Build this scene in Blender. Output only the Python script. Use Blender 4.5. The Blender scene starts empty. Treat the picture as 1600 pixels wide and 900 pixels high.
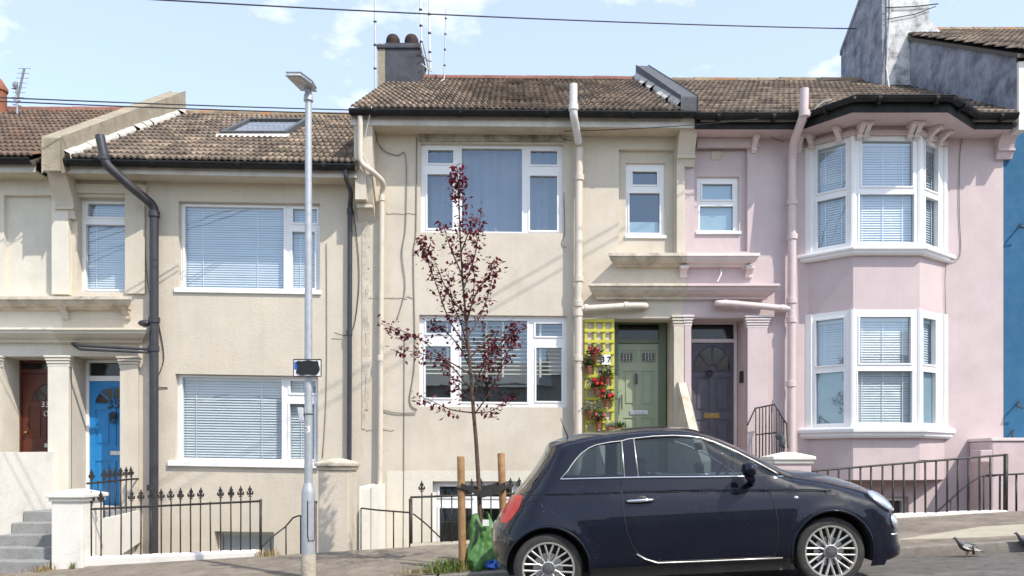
import bpy, bmesh, math, random
from mathutils import Vector, Matrix, Euler, noise
from mathutils.geometry import delaunay_2d_cdt

SC = bpy.context.scene
COL = SC.collection
random.seed(7)
R = math.radians

# ------------------------------------------------------------------ camera, sky, sun, exposure
F, CX, CY, ZC = 1290.0, 800.0, 725.0, 1.2          # focal length in photo pixels, principal point, eye height
cam_d = bpy.data.cameras.new('camera')
cam_d.sensor_width = 36.0
cam_d.lens = 36.0 * F / 1600.0
cam_d.shift_y = (CY - 450.0) / 1600.0
cam_d.clip_start = 0.05
cam_d.clip_end = 3000.0
cam = bpy.data.objects.new('camera', cam_d)
COL.objects.link(cam)
cam.location = (0, 0, ZC)
cam.rotation_euler = (R(90), 0, 0)
SC.camera = cam

SUN_TO = Vector((1.02, -1.0, 1.72)).normalized()     # direction towards the sun
sun_d = bpy.data.lights.new('sun', 'SUN')
sun_d.energy = 2.2
sun_d.angle = R(0.53)
sun_d.color = (1.0, 0.94, 0.84)
sun = bpy.data.objects.new('sun', sun_d)
COL.objects.link(sun)
sun.location = (20, -20, 34)
sun.rotation_euler = SUN_TO.to_track_quat('Z', 'Y').to_euler()

world = bpy.data.worlds.new('World')
SC.world = world
world.use_nodes = True
wn, wl = world.node_tree.nodes, world.node_tree.links
wn.clear()
w_out = wn.new('ShaderNodeOutputWorld')
w_bg = wn.new('ShaderNodeBackground')
w_bg.inputs['Strength'].default_value = 0.15
w_sky = wn.new('ShaderNodeTexSky')
w_sky.sky_type = 'NISHITA'
w_sky.sun_disc = False
w_sky.sun_elevation = math.asin(SUN_TO.z)
w_sky.sun_rotation = math.atan2(SUN_TO.x, SUN_TO.y)
w_sky.altitude = 50
w_sky.air_density = 1.0
w_sky.dust_density = 1.2
w_sky.ozone_density = 1.5
w_tc = wn.new('ShaderNodeTexCoord')
w_sep = wn.new('ShaderNodeSeparateXYZ')
wl.new(w_tc.outputs['Generated'], w_sep.inputs[0])
def wmath(op, a, b=None):
    n = wn.new('ShaderNodeMath'); n.operation = op
    for i, v in enumerate((a, b)):
        if v is None: continue
        if isinstance(v, (int, float)): n.inputs[i].default_value = v
        else: wl.new(v, n.inputs[i])
    return n.outputs[0]
zz = wmath('ADD', wmath('MAXIMUM', w_sep.outputs['Z'], 0.0), 0.18)
w_cmb = wn.new('ShaderNodeCombineXYZ')
wl.new(wmath('DIVIDE', w_sep.outputs['X'], zz), w_cmb.inputs[0])
wl.new(wmath('DIVIDE', w_sep.outputs['Y'], zz), w_cmb.inputs[1])
w_cmb.inputs[2].default_value = 3.7
w_no = wn.new('ShaderNodeTexNoise')
w_no.inputs['Scale'].default_value = 5.2
w_no.inputs['Detail'].default_value = 9
w_no.inputs['Roughness'].default_value = 0.55
wl.new(w_cmb.outputs[0], w_no.inputs['Vector'])
w_rm = wn.new('ShaderNodeValToRGB')
w_rm.color_ramp.elements[0].position = 0.57
w_rm.color_ramp.elements[0].color = (0.0, 0.0, 0.0, 1)
w_rm.color_ramp.elements[1].position = 0.80
w_rm.color_ramp.elements[1].color = (1, 1, 1, 1)
wl.new(w_no.outputs['Fac'], w_rm.inputs['Fac'])
w_mx = wn.new('ShaderNodeMix'); w_mx.data_type = 'RGBA'
wl.new(w_rm.outputs['Color'], w_mx.inputs[0])
w_hz = wn.new('ShaderNodeMix'); w_hz.data_type = 'RGBA'      # thin high haze over the whole sky
w_hz.inputs[0].default_value = 0.42
w_hz.inputs[7].default_value = (3.1, 3.35, 3.8, 1)
wl.new(w_sky.outputs['Color'], w_hz.inputs[6])
wl.new(w_hz.outputs[2], w_mx.inputs[6])
w_mx.inputs[7].default_value = (4.4, 4.5, 4.7, 1)
wl.new(w_mx.outputs[2], w_bg.inputs['Color'])
wl.new(w_bg.outputs[0], w_out.inputs['Surface'])

SC.view_settings.view_transform = 'Standard'
SC.view_settings.look = 'None'
SC.view_settings.exposure = 1.17
SC.view_settings.gamma = 1.0
SC.view_settings.use_curve_mapping = False
SC.cycles.max_bounces = 8
SC.cycles.transparent_max_bounces = 16
SC.cycles.caustics_reflective = False
SC.cycles.caustics_refractive = False

# ------------------------------------------------------------------ photo measures -> metres on a plane of known distance
def PX(px, Y): return (px - CX) * Y / F
def PZ(py, Y): return ZC + (CY - py) * Y / F
def P3(px, py, Y): return Vector((PX(px, Y), Y, PZ(py, Y)))

Y0 = 12.5                       # the facade plane
SLOPE = 0.0594                  # the street climbs to the right
def ground(x, y):
    if y >= 8.45: c = -0.115 * (10.65 - y) / 2.2
    else: c = -0.215 + 0.009 * min(8.45 - y, 4)
    return 0.21 + SLOPE * x + c

# ------------------------------------------------------------------ materials
def nodes_of(m):
    m.use_nodes = True
    return m.node_tree.nodes, m.node_tree.links
def mixc(n, l, fac, a, b, blend='MIX'):
    x = n.new('ShaderNodeMix'); x.data_type = 'RGBA'; x.blend_type = blend
    for sock, v in ((x.inputs[0], fac), (x.inputs[6], a), (x.inputs[7], b)):
        if isinstance(v, (int, float)): sock.default_value = v
        elif isinstance(v, tuple): sock.default_value = v if len(v) == 4 else (*v, 1)
        else: l.new(v, sock)
    return x.outputs[2]
def ramp(n, l, fac, p0, p1, v0=0.0, v1=1.0):
    x = n.new('ShaderNodeMapRange')
    x.inputs['From Min'].default_value = p0; x.inputs['From Max'].default_value = p1
    x.inputs['To Min'].default_value = v0; x.inputs['To Max'].default_value = v1
    l.new(fac, x.inputs['Value'])
    return x.outputs[0]
def noise_n(n, l, vec, scale, detail=4, rough=0.55, stretch=None):
    if stretch:
        mp = n.new('ShaderNodeMapping'); mp.inputs['Scale'].default_value = stretch
        l.new(vec, mp.inputs['Vector']); vec = mp.outputs[0]
    x = n.new('ShaderNodeTexNoise')
    x.inputs['Scale'].default_value = scale; x.inputs['Detail'].default_value = detail
    x.inputs['Roughness'].default_value = rough
    l.new(vec, x.inputs['Vector'])
    return x.outputs['Fac']

def mat(name, col, rough=0.7, var=0.12, scale=5.0, bump=0.0, bscale=80.0, dirt=0.0, dirtcol=(0.09, 0.075, 0.055),
        streak=0.0, metallic=0.0, coat=0.0, spec=0.5, rnd=0.0, dscale=1.7, dthr=0.52, specks=0.0, space='pos', second=None, secthr=0.5, cracks=0.0):
    m = bpy.data.materials.new(name)
    n, l = nodes_of(m)
    b = n['Principled BSDF']
    if space == 'pos': vec = n.new('ShaderNodeNewGeometry').outputs['Position']
    else: vec = n.new('ShaderNodeTexCoord').outputs['Object']
    c = (*col, 1)
    lo = tuple(x * (1 - var) for x in col); hi = tuple(min(x * (1 + var), 1) for x in col)
    out = mixc(n, l, ramp(n, l, noise_n(n, l, vec, scale, 6, 0.6), 0.3, 0.7), lo, hi)
    if second:
        out = mixc(n, l, ramp(n, l, noise_n(n, l, vec, dscale * 1.3, 6, 0.65), secthr, secthr + 0.12), out, second)
    if streak:
        s = ramp(n, l, noise_n(n, l, vec, 2.0, 6, 0.65, (3.0, 3.0, 0.28)), 0.5, 0.78, 0, streak)
        out = mixc(n, l, s, out, dirtcol)
    if dirt:
        d = ramp(n, l, noise_n(n, l, vec, dscale, 8, 0.68), dthr, dthr + 0.22, 0, dirt)
        out = mixc(n, l, d, out, dirtcol)
    if specks:
        d = ramp(n, l, noise_n(n, l, vec, 130, 2, 0.5), 0.62, 0.70, 0, specks)
        out = mixc(n, l, d, out, tuple(x * 0.35 for x in col))
    if cracks:                                        # hairline cracks wandering through the render
        ad0 = n.new('ShaderNodeVectorMath'); ad0.operation = 'ADD'
        nz0 = n.new('ShaderNodeTexNoise'); nz0.inputs['Scale'].default_value = 2.2; nz0.inputs['Detail'].default_value = 5; l.new(vec, nz0.inputs['Vector'])
        sc0 = n.new('ShaderNodeVectorMath'); sc0.operation = 'SCALE'; sc0.inputs['Scale'].default_value = 1.1
        l.new(nz0.outputs['Color'], sc0.inputs[0]); l.new(vec, ad0.inputs[0]); l.new(sc0.outputs[0], ad0.inputs[1])
        vo0 = n.new('ShaderNodeTexVoronoi'); vo0.feature = 'DISTANCE_TO_EDGE'; vo0.inputs['Scale'].default_value = 0.55; l.new(ad0.outputs[0], vo0.inputs['Vector'])
        out = mixc(n, l, ramp(n, l, vo0.outputs['Distance'], 0.001, 0.006, cracks, 0.0), out, dirtcol)
    if rnd:
        oi = n.new('ShaderNodeObjectInfo'); ge = n.new('ShaderNodeNewGeometry')
        ad = n.new('ShaderNodeMath'); ad.operation = 'ADD'
        l.new(oi.outputs['Random'], ad.inputs[0]); l.new(ge.outputs['Random Per Island'], ad.inputs[1])
        fr = n.new('ShaderNodeMath'); fr.operation = 'FRACT'; l.new(ad.outputs[0], fr.inputs[0])
        k = ramp(n, l, fr.outputs[0], 0, 1, 1 - rnd, 1 + rnd)
        cb = n.new('ShaderNodeCombineXYZ')
        for i in range(3): l.new(k, cb.inputs[i])
        out = mixc(n, l, 1.0, out, cb.outputs[0], 'MULTIPLY')
    l.new(out, b.inputs['Base Color'])
    b.inputs['Roughness'].default_value = rough
    b.inputs['Metallic'].default_value = metallic
    b.inputs['Coat Weight'].default_value = coat
    b.inputs['Coat Roughness'].default_value = 0.03
    b.inputs['Specular IOR Level'].default_value = spec
    if rough > 0.25:
        l.new(ramp(n, l, noise_n(n, l, vec, scale * 2.3, 4), 0.3, 0.7, max(rough - 0.1, 0.02), min(rough + 0.1, 1)), b.inputs['Roughness'])
    if bump:
        bp = n.new('ShaderNodeBump'); bp.inputs['Strength'].default_value = bump; bp.inputs['Distance'].default_value = 0.02
        l.new(noise_n(n, l, vec, bscale, 5, 0.6), bp.inputs['Height'])
        l.new(bp.outputs[0], b.inputs['Normal'])
    return m

def glass_mat(name, tint=(0.85, 0.9, 0.92), ior=1.6, rough=0.0, refl=(1, 1, 1)):
    m = bpy.data.materials.new(name)
    n, l = nodes_of(m)
    n.remove(n['Principled BSDF'])
    o = n['Material Output']
    t = n.new('ShaderNodeBsdfTransparent'); t.inputs['Color'].default_value = (*tint, 1)
    g = n.new('ShaderNodeBsdfGlossy'); g.inputs['Roughness'].default_value = rough; g.inputs['Color'].default_value = (*refl, 1)
    lw = n.new('ShaderNodeLayerWeight'); lw.inputs['Blend'].default_value = 0.5      # facing term is the same from both sides
    pw = n.new('ShaderNodeMath'); pw.operation = 'POWER'; pw.inputs[1].default_value = 5.0
    l.new(lw.outputs['Facing'], pw.inputs[0])
    f0 = ((ior - 1) / (ior + 1)) ** 2
    f = n.new('ShaderNodeMath'); f.operation = 'MULTIPLY_ADD'; f.inputs[1].default_value = 1 - f0; f.inputs[2].default_value = f0
    l.new(pw.outputs[0], f.inputs[0])
    x = n.new('ShaderNodeMixShader')
    l.new(f.outputs[0], x.inputs[0]); l.new(t.outputs[0], x.inputs[1]); l.new(g.outputs[0], x.inputs[2])
    bp = n.new('ShaderNodeBump'); bp.inputs['Strength'].default_value = 0.03; bp.inputs['Distance'].default_value = 0.05
    vec = n.new('ShaderNodeNewGeometry').outputs['Position']
    l.new(noise_n(n, l, vec, 2.5, 1), bp.inputs['Height']); l.new(bp.outputs[0], g.inputs['Normal'])
    l.new(x.outputs[0], o.inputs['Surface'])
    return m

M = {}
M['cream35'] = mat('stucco_cream_house', (0.58, 0.52, 0.425), 0.85, 0.06, 2.0, 0.35, 55, dirt=0.16, streak=0.16, dirtcol=(0.27, 0.22, 0.16))
M['cream37'] = mat('stucco_buff_house', (0.58, 0.522, 0.43), 0.85, 0.07, 2.2, 0.3, 60, dirt=0.22, streak=0.18, dirtcol=(0.30, 0.24, 0.17), second=(0.61, 0.555, 0.46), secthr=0.53, cracks=0.12)
M['white33'] = mat('stucco_ivory_house', (0.66, 0.62, 0.53), 0.85, 0.06, 3.0, 0.3, 60, dirt=0.2, streak=0.15, dirtcol=(0.33, 0.29, 0.22))
M['pink'] = mat('stucco_pink_house', (0.555, 0.458, 0.46), 0.85, 0.06, 2.5, 0.25, 70, dirt=0.2, streak=0.14, dirtcol=(0.36, 0.27, 0.27))
M['blue'] = mat('stucco_blue_house', (0.016, 0.105, 0.215), 0.8, 0.10, 3.0, 0.25, 70, dirt=0.15, dirtcol=(0.06, 0.2, 0.3))
M['white'] = mat('white_masonry_paint', (0.74, 0.72, 0.67), 0.8, 0.05, 3.0, 0.3, 40, dirt=0.30, streak=0.15, dirtcol=(0.36, 0.32, 0.26), dscale=2.6)
M['trim'] = mat('weathered_render_trim', (0.55, 0.49, 0.40), 0.85, 0.15, 6.0, 0.35, 50, dirt=0.6, dirtcol=(0.17, 0.14, 0.10), dscale=4.0, dthr=0.48)
M['pinktrim'] = mat('pink_painted_trim', (0.565, 0.455, 0.455), 0.8, 0.08, 5.0, 0.2, 60, dirt=0.2, dirtcol=(0.3, 0.22, 0.21), dscale=4.0)
M['palepink'] = mat('pale_pink_trim', (0.68, 0.60, 0.58), 0.8, 0.06, 5.0, 0.2, 60, dirt=0.25, dirtcol=(0.38, 0.32, 0.30), dscale=4.0)
M['upvc'] = mat('white_window_plastic', (0.80, 0.80, 0.80), 0.35, 0.02, 4.0, dirt=0.08, dirtcol=(0.5, 0.48, 0.45))
M['glass'] = glass_mat('window_glass', (0.88, 0.93, 0.95), 2.35, refl=(0.74, 0.87, 1.0))
M['clearglass'] = glass_mat('roof_window_glass', (0.92, 0.94, 0.95), 1.35)
M['carglass'] = glass_mat('car_glass', (0.37, 0.45, 0.48), 1.6)
M['darkglass'] = mat('dark_door_glass', (0.02, 0.02, 0.022), 0.08, 0.1, 20)
M['frost'] = mat('frosted_film', (0.30, 0.40, 0.44), 0.4, 0.08, 3)
M['blind'] = mat('venetian_blind_slats', (0.76, 0.78, 0.80), 0.5, 0.04, 3)
M['cord'] = mat('blind_tape', (0.80, 0.81, 0.82), 0.6, 0.03, 3)
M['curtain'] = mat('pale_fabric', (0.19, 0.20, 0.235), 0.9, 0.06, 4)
M['skyblind'] = mat('pale_roof_blind', (0.60, 0.61, 0.62), 0.8, 0.05, 4)
M['woodblind'] = mat('cream_wooden_blind', (0.62, 0.54, 0.42), 0.5, 0.06, 3)
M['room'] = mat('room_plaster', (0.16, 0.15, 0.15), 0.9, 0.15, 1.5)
M['tile'] = mat('brown_concrete_tile', (0.150, 0.115, 0.088), 0.85, 0.35, 9.0, 0.4, 60, dirt=0.45, dirtcol=(0.045, 0.037, 0.03), dscale=3.0, rnd=0.42, second=(0.265, 0.20, 0.145), secthr=0.50)
M['redtile'] = mat('red_brown_concrete_tile', (0.135, 0.092, 0.068), 0.85, 0.3, 9.0, 0.4, 60, second=(0.22, 0.10, 0.05), secthr=0.57, dirt=0.4, dirtcol=(0.06, 0.045, 0.035), dscale=3.0, rnd=0.25)
M['ridge'] = mat('lichen_ridge_tile', (0.22, 0.17, 0.11), 0.9, 0.3, 9.0, 0.5, 50, rnd=0.2, second=(0.30, 0.13, 0.05))
M['redridge'] = mat('red_ridge_tile', (0.20, 0.085, 0.06), 0.85, 0.25, 9.0, 0.3, 50, rnd=0.2)
M['underlay'] = mat('roof_underlay', (0.10, 0.085, 0.068), 0.9)
M['coping'] = mat('lichen_cement_coping', (0.32, 0.275, 0.205), 0.95, 0.25, 6.0, 0.6, 40, dirt=0.55, dirtcol=(0.13, 0.11, 0.075), dscale=3.0, streak=0.3)
M['slategrey'] = mat('grey_painted_parapet', (0.085, 0.09, 0.10), 0.85, 0.25, 14.0, 0.5, 60, specks=0.3)
M['stainlintel'] = mat('stained_concrete_lintel', (0.40, 0.36, 0.29), 0.95, 0.25, 6.0, 0.6, 40, dirt=0.9, dirtcol=(0.07, 0.055, 0.04), dscale=5.0, dthr=0.44, streak=0.4)
M['flash'] = mat('white_mortar_fillet', (0.46, 0.44, 0.40), 0.85, 0.2, 9, 0.5, 40)
M['bluegrey'] = mat('flaking_bluegrey_render', (0.30, 0.31, 0.36), 0.95, 0.25, 5.0, 0.6, 35, dirt=0.8, dirtcol=(0.055, 0.06, 0.085), dscale=2.6, dthr=0.45, streak=0.5)
M['chimwhite'] = mat('peeling_white_render', (0.66, 0.66, 0.66), 0.9, 0.08, 5.0, 0.5, 35, dirt=0.85, dirtcol=(0.09, 0.09, 0.105), dscale=4.0, dthr=0.46, streak=0.3)
M['chimgrey'] = mat('dark_grey_chimney_render', (0.055, 0.058, 0.072), 0.8, 0.3, 5.0, 0.5, 30, dirt=0.4, dirtcol=(0.03, 0.03, 0.035))
M['chimtan'] = mat('tan_chimney_render', (0.33, 0.29, 0.21), 0.9, 0.2, 7.0, 0.5, 40, dirt=0.4)
M['terracotta'] = mat('terracotta', (0.24, 0.085, 0.045), 0.8, 0.2, 20, 0.2, 60)
M['darkpot'] = mat('dark_clay_pot', (0.03, 0.013, 0.011), 0.8, 0.2, 10, 0.2)
M['gutter'] = mat('black_gutter_plastic', (0.014, 0.014, 0.015), 0.6, spec=0.25, var=0.3, scale=9, dirt=0.35, dirtcol=(0.08, 0.075, 0.06), dscale=4) # 0.3, 9, dirt=0.35, dirtcol=(0.08, 0.075, 0.06), dscale=4)
M['blackpipe'] = mat('black_cast_pipe', (0.035, 0.035, 0.042), 0.42, 0.2, 8, 0.1, 40, dirt=0.2, dirtcol=(0.10, 0.095, 0.085))
M['creampipe'] = mat('cream_painted_pipe', (0.60, 0.535, 0.45), 0.55, 0.06, 6, 0.1, 50, dirt=0.35, dirtcol=(0.30, 0.25, 0.18), dscale=5)
M['whitepipe'] = mat('white_painted_pipe', (0.68, 0.66, 0.64), 0.5, 0.06, 6, dirt=0.25, dirtcol=(0.35, 0.33, 0.3), dscale=5)
M['pinkpipe'] = mat('pink_painted_pipe', (0.60, 0.49, 0.485), 0.5, 0.05, 6, dirt=0.15, dirtcol=(0.4, 0.3, 0.3), dscale=5)
M['fascia'] = mat('grey_painted_fascia', (0.60, 0.57, 0.52), 0.7, 0.15, 7, 0.2, 40, dirt=0.5, dirtcol=(0.16, 0.15, 0.13), dscale=3.5)
M['soffit'] = mat('cream_soffit', (0.55, 0.49, 0.38), 0.8, 0.1, 5, 0.2, 50, dirt=0.2, dirtcol=(0.3, 0.25, 0.18))
M['iron'] = mat('black_painted_iron', (0.025, 0.022, 0.020), 0.5, 0.4, 25, 0.3, 60, dirt=0.35, dirtcol=(0.10, 0.065, 0.04), dscale=9)
M['cable'] = mat('grey_cable', (0.20, 0.185, 0.165), 0.7, 0.2, 6)
M['blackcable'] = mat('black_cable', (0.02, 0.02, 0.022), 0.6, 0.2, 6)
M['whitecable'] = mat('white_cable', (0.62, 0.61, 0.58), 0.6, 0.05, 6)
M['galv'] = mat('galvanised_steel', (0.43, 0.45, 0.47), 0.45, 0.14, 12, 0.1, 60, metallic=0.35, dirt=0.25, dirtcol=(0.22, 0.22, 0.22), dscale=6)
M['aerial'] = mat('dull_aluminium', (0.30, 0.31, 0.33), 0.5, 0.1, 8, metallic=0.5)
M['brown_door'] = mat('brown_stained_door', (0.095, 0.022, 0.012), 0.35, 0.2, 8, 0.08, 60)
M['blue_door'] = mat('bright_blue_door', (0.012, 0.205, 0.50), 0.38, 0.10, 6, 0.04, 60)
M['green_door'] = mat('sage_green_door', (0.31, 0.355, 0.24), 0.42, 0.05, 6, 0.04, 60)
M['green_frame'] = mat('dark_sage_frame', (0.135, 0.175, 0.105), 0.45, 0.06, 6)
M['lilac_door'] = mat('faded_lilac_door', (0.075, 0.072, 0.095), 0.5, 0.25, 6, 0.08, 60, dirt=0.3, dirtcol=(0.05, 0.045, 0.06), dscale=5)
M['chrome'] = mat('chrome', (0.75, 0.76, 0.78), 0.10, 0.02, 5, metallic=1.0)
M['brass'] = mat('dull_brass', (0.30, 0.20, 0.07), 0.4, 0.15, 10, metallic=0.9)
M['steel'] = mat('brushed_steel', (0.55, 0.55, 0.55), 0.3, 0.05, 10, metallic=0.9)
M['blackpaint'] = mat('black_paint', (0.012, 0.012, 0.013), 0.4, 0.2, 10)
M['whiteplate'] = mat('white_enamel', (0.78, 0.78, 0.78), 0.3, 0.02, 5)
M['bluepaint'] = mat('sign_blue', (0.02, 0.12, 0.50), 0.4, 0.05, 5)
M['yellow'] = mat('yellow_painted_wood', (0.53, 0.50, 0.06), 0.6, 0.08, 8, 0.1, 60)
M['leaf'] = mat('pot_plant_leaf', (0.05, 0.10, 0.025), 0.6, 0.3, 60, rnd=0.35)
M['paleleaf'] = mat('silver_pot_leaf', (0.30, 0.33, 0.24), 0.6, 0.2, 60, rnd=0.25)
M['redpetal'] = mat('red_geranium_petal', (0.60, 0.02, 0.03), 0.6, 0.2, 60, rnd=0.3)
M['pinkpetal'] = mat('coral_geranium_petal', (0.62, 0.10, 0.11), 0.6, 0.2, 60, rnd=0.3)
M['grass'] = mat('grass_blade', (0.12, 0.17, 0.035), 0.7, 0.3, 30, rnd=0.4)
M['drygrass'] = mat('dry_grass', (0.33, 0.24, 0.10), 0.8, 0.3, 30, rnd=0.3)
M['bark'] = mat('sapling_bark', (0.10, 0.065, 0.045), 0.85, 0.3, 40, 0.5, 90)
M['stake'] = mat('treated_timber_stake', (0.33, 0.19, 0.085), 0.8, 0.25, 14, 0.3, 50, dirt=0.35, dirtcol=(0.11, 0.065, 0.03), dscale=6)
M['rubber'] = mat('black_rubber', (0.02, 0.019, 0.018), 0.75, 0.3, 14)
M['bag'] = mat('green_woven_bag', (0.075, 0.185, 0.05), 0.55, 0.2, 12, 0.15, 200)
M['step'] = mat('grey_painted_step', (0.255, 0.26, 0.265), 0.85, 0.16, 5, 0.5, 40, dirt=0.5, dirtcol=(0.13, 0.12, 0.11), dscale=4)
M['granite'] = mat('granite_kerb', (0.235, 0.21, 0.18), 0.9, 0.2, 9, 0.5, 60, specks=0.4, dirt=0.45, dirtcol=(0.12, 0.10, 0.08), dscale=4)
M['stone'] = mat('rough_stone_plinth', (0.40, 0.36, 0.29), 0.95, 0.2, 7, 0.9, 30, dirt=0.5, dirtcol=(0.16, 0.13, 0.09), dscale=5)
M['cloud'] = mat('pigeon_grey', (0.10, 0.103, 0.115), 0.7, 0.3, 40)

def asphalt(name, base, patch, thr, dark):
    m = mat(name, base, 0.92, 0.28, 7.0, 0.9, 110, dirt=0.55, dirtcol=dark, dscale=1.4, dthr=0.5, specks=0.55, second=patch, secthr=thr)
    n, l = nodes_of(m); b = n['Principled BSDF']
    vec = n.new('ShaderNodeNewGeometry').outputs['Position']
    mp = n.new('ShaderNodeVectorMath'); mp.operation = 'ADD'
    nz = n.new('ShaderNodeTexNoise'); nz.inputs['Scale'].default_value = 3.0; l.new(vec, nz.inputs['Vector'])
    sc = n.new('ShaderNodeVectorMath'); sc.operation = 'SCALE'; sc.inputs['Scale'].default_value = 1.3
    l.new(nz.outputs['Color'], sc.inputs[0]); l.new(vec, mp.inputs[0]); l.new(sc.outputs[0], mp.inputs[1])
    vo = n.new('ShaderNodeTexVoronoi'); vo.feature = 'DISTANCE_TO_EDGE'; vo.inputs['Scale'].default_value = 0.33
    l.new(mp.outputs[0], vo.inputs['Vector'])
    crack = ramp(n, l, vo.outputs['Distance'], 0.002, 0.007, 0.45, 0.0)
    old = b.inputs['Base Color'].links[0].from_socket
    l.new(mixc(n, l, crack, old, tuple(x * 0.3 for x in base)), b.inputs['Base Color'])
    return m
M['pave'] = asphalt('worn_pavement_asphalt', (0.235, 0.198, 0.16), (0.31, 0.265, 0.215), 0.50, (0.145, 0.12, 0.095))
M['road'] = asphalt('road_asphalt', (0.15, 0.14, 0.127), (0.205, 0.19, 0.17), 0.54, (0.075, 0.07, 0.065))
M['concrete'] = mat('pale_concrete_patch', (0.40, 0.36, 0.28), 0.92, 0.12, 6, 0.4, 70, dirt=0.3, dirtcol=(0.2, 0.17, 0.13), dscale=3)
M['earth'] = mat('open_ground', (0.12, 0.11, 0.07), 0.95, 0.3, 0.4, 0.3, 5)

def leaf_mat(name, c1, c2, trans):
    m = bpy.data.materials.new(name)
    n, l = nodes_of(m); b = n['Principled BSDF']
    g = n.new('ShaderNodeNewGeometry')
    col = mixc(n, l, g.outputs['Random Per Island'], c1, c2)
    l.new(col, b.inputs['Base Color']); b.inputs['Roughness'].default_value = 0.45
    t = n.new('ShaderNodeBsdfTranslucent'); t.inputs['Color'].default_value = (*trans, 1)
    x = n.new('ShaderNodeMixShader'); x.inputs[0].default_value = 0.3
    o = n['Material Output']
    l.new(b.outputs[0], x.inputs[1]); l.new(t.outputs[0], x.inputs[2]); l.new(x.outputs[0], o.inputs['Surface'])
    return m
M['plum'] = leaf_mat('purple_plum_leaf', (0.024, 0.008, 0.011), (0.13, 0.018, 0.03), (0.30, 0.022, 0.045))

def car_paint():
    m = bpy.data.materials.new('dark_navy_car_paint')
    n, l = nodes_of(m); b = n['Principled BSDF']
    vec = n.new('ShaderNodeNewGeometry').outputs['Position']
    dust = ramp(n, l, noise_n(n, l, vec, 3.0, 7, 0.65), 0.45, 0.75, 0.0, 0.035)
    col = mixc(n, l, dust, (0.0018, 0.003, 0.012), (0.10, 0.09, 0.08))
    sp = ramp(n, l, noise_n(n, l, vec, 90, 2, 0.5), 0.70, 0.74, 0.0, 0.35)
    col = mixc(n, l, sp, col, (0.2, 0.19, 0.17))
    l.new(col, b.inputs['Base Color'])
    b.inputs['Metallic'].default_value = 0.0
    b.inputs['Specular IOR Level'].default_value = 0.12
    b.inputs['Roughness'].default_value = 0.40
    b.inputs['Coat Weight'].default_value = 1.0
    b.inputs['Coat IOR'].default_value = 1.38
    l.new(ramp(n, l, noise_n(n, l, vec, 5.0, 5, 0.6), 0.35, 0.75, 0.005, 0.025), b.inputs['Coat Roughness'])
    return m
M['paint'] = car_paint()
M['carblack'] = mat('black_car_plastic', (0.015, 0.015, 0.016), 0.5, 0.2, 20, space='obj', dirt=0.3, dirtcol=(0.07, 0.065, 0.06), dscale=8)
M['interior'] = mat('dark_car_interior', (0.03, 0.03, 0.034), 0.8, 0.2, 10)
M['tyre'] = mat('tyre_rubber', (0.035, 0.033, 0.031), 0.85, 0.2, 20, 0.2, 120, dirt=0.5, dirtcol=(0.10, 0.085, 0.07), dscale=9)
M['alloy'] = mat('silver_alloy', (0.64, 0.62, 0.58), 0.35, 0.08, 14, metallic=0.75, dirt=0.3, dirtcol=(0.2, 0.17, 0.14), dscale=12)
M['brake'] = mat('dark_brake', (0.03, 0.028, 0.027), 0.7, 0.2, 20)
M['redlens'] = mat('red_lamp_lens', (0.62, 0.012, 0.02), 0.2, 0.1, 14, spec=0.3)
M['clearlens'] = mat('clear_lamp_lens', (0.55, 0.58, 0.62), 0.12, 0.1, 14, metallic=0.6, coat=1.0)

# ------------------------------------------------------------------ mesh building
SHEAR = [0.0, 0.0]
def woff(o):
    v = Vector((0, 0, 0))
    while o is not None:
        v += o.location; o = o.parent
    return v
def props(o, label=None, cat=None, group=None, kind=None):
    if label: o['label'] = label
    if cat: o['category'] = cat
    if group: o['group'] = group
    if kind: o['kind'] = kind
    return o
def empty(name, loc, label=None, cat=None, group=None):
    o = bpy.data.objects.new(name, None)
    o.empty_display_size = 0.2
    COL.objects.link(o); o.location = loc
    return props(o, label, cat, group)
def link(name, me, parent=None, loc=None, rot=None):
    o = bpy.data.objects.new(name, me)
    COL.objects.link(o)
    if parent is not None:
        o.parent = parent
        off = woff(parent)
        o.location = (Vector(loc) if loc is not None else Vector((0, 0, 0))) - off
    elif loc is not None: o.location = loc
    if rot is not None: o.rotation_euler = rot
    return o

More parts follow.
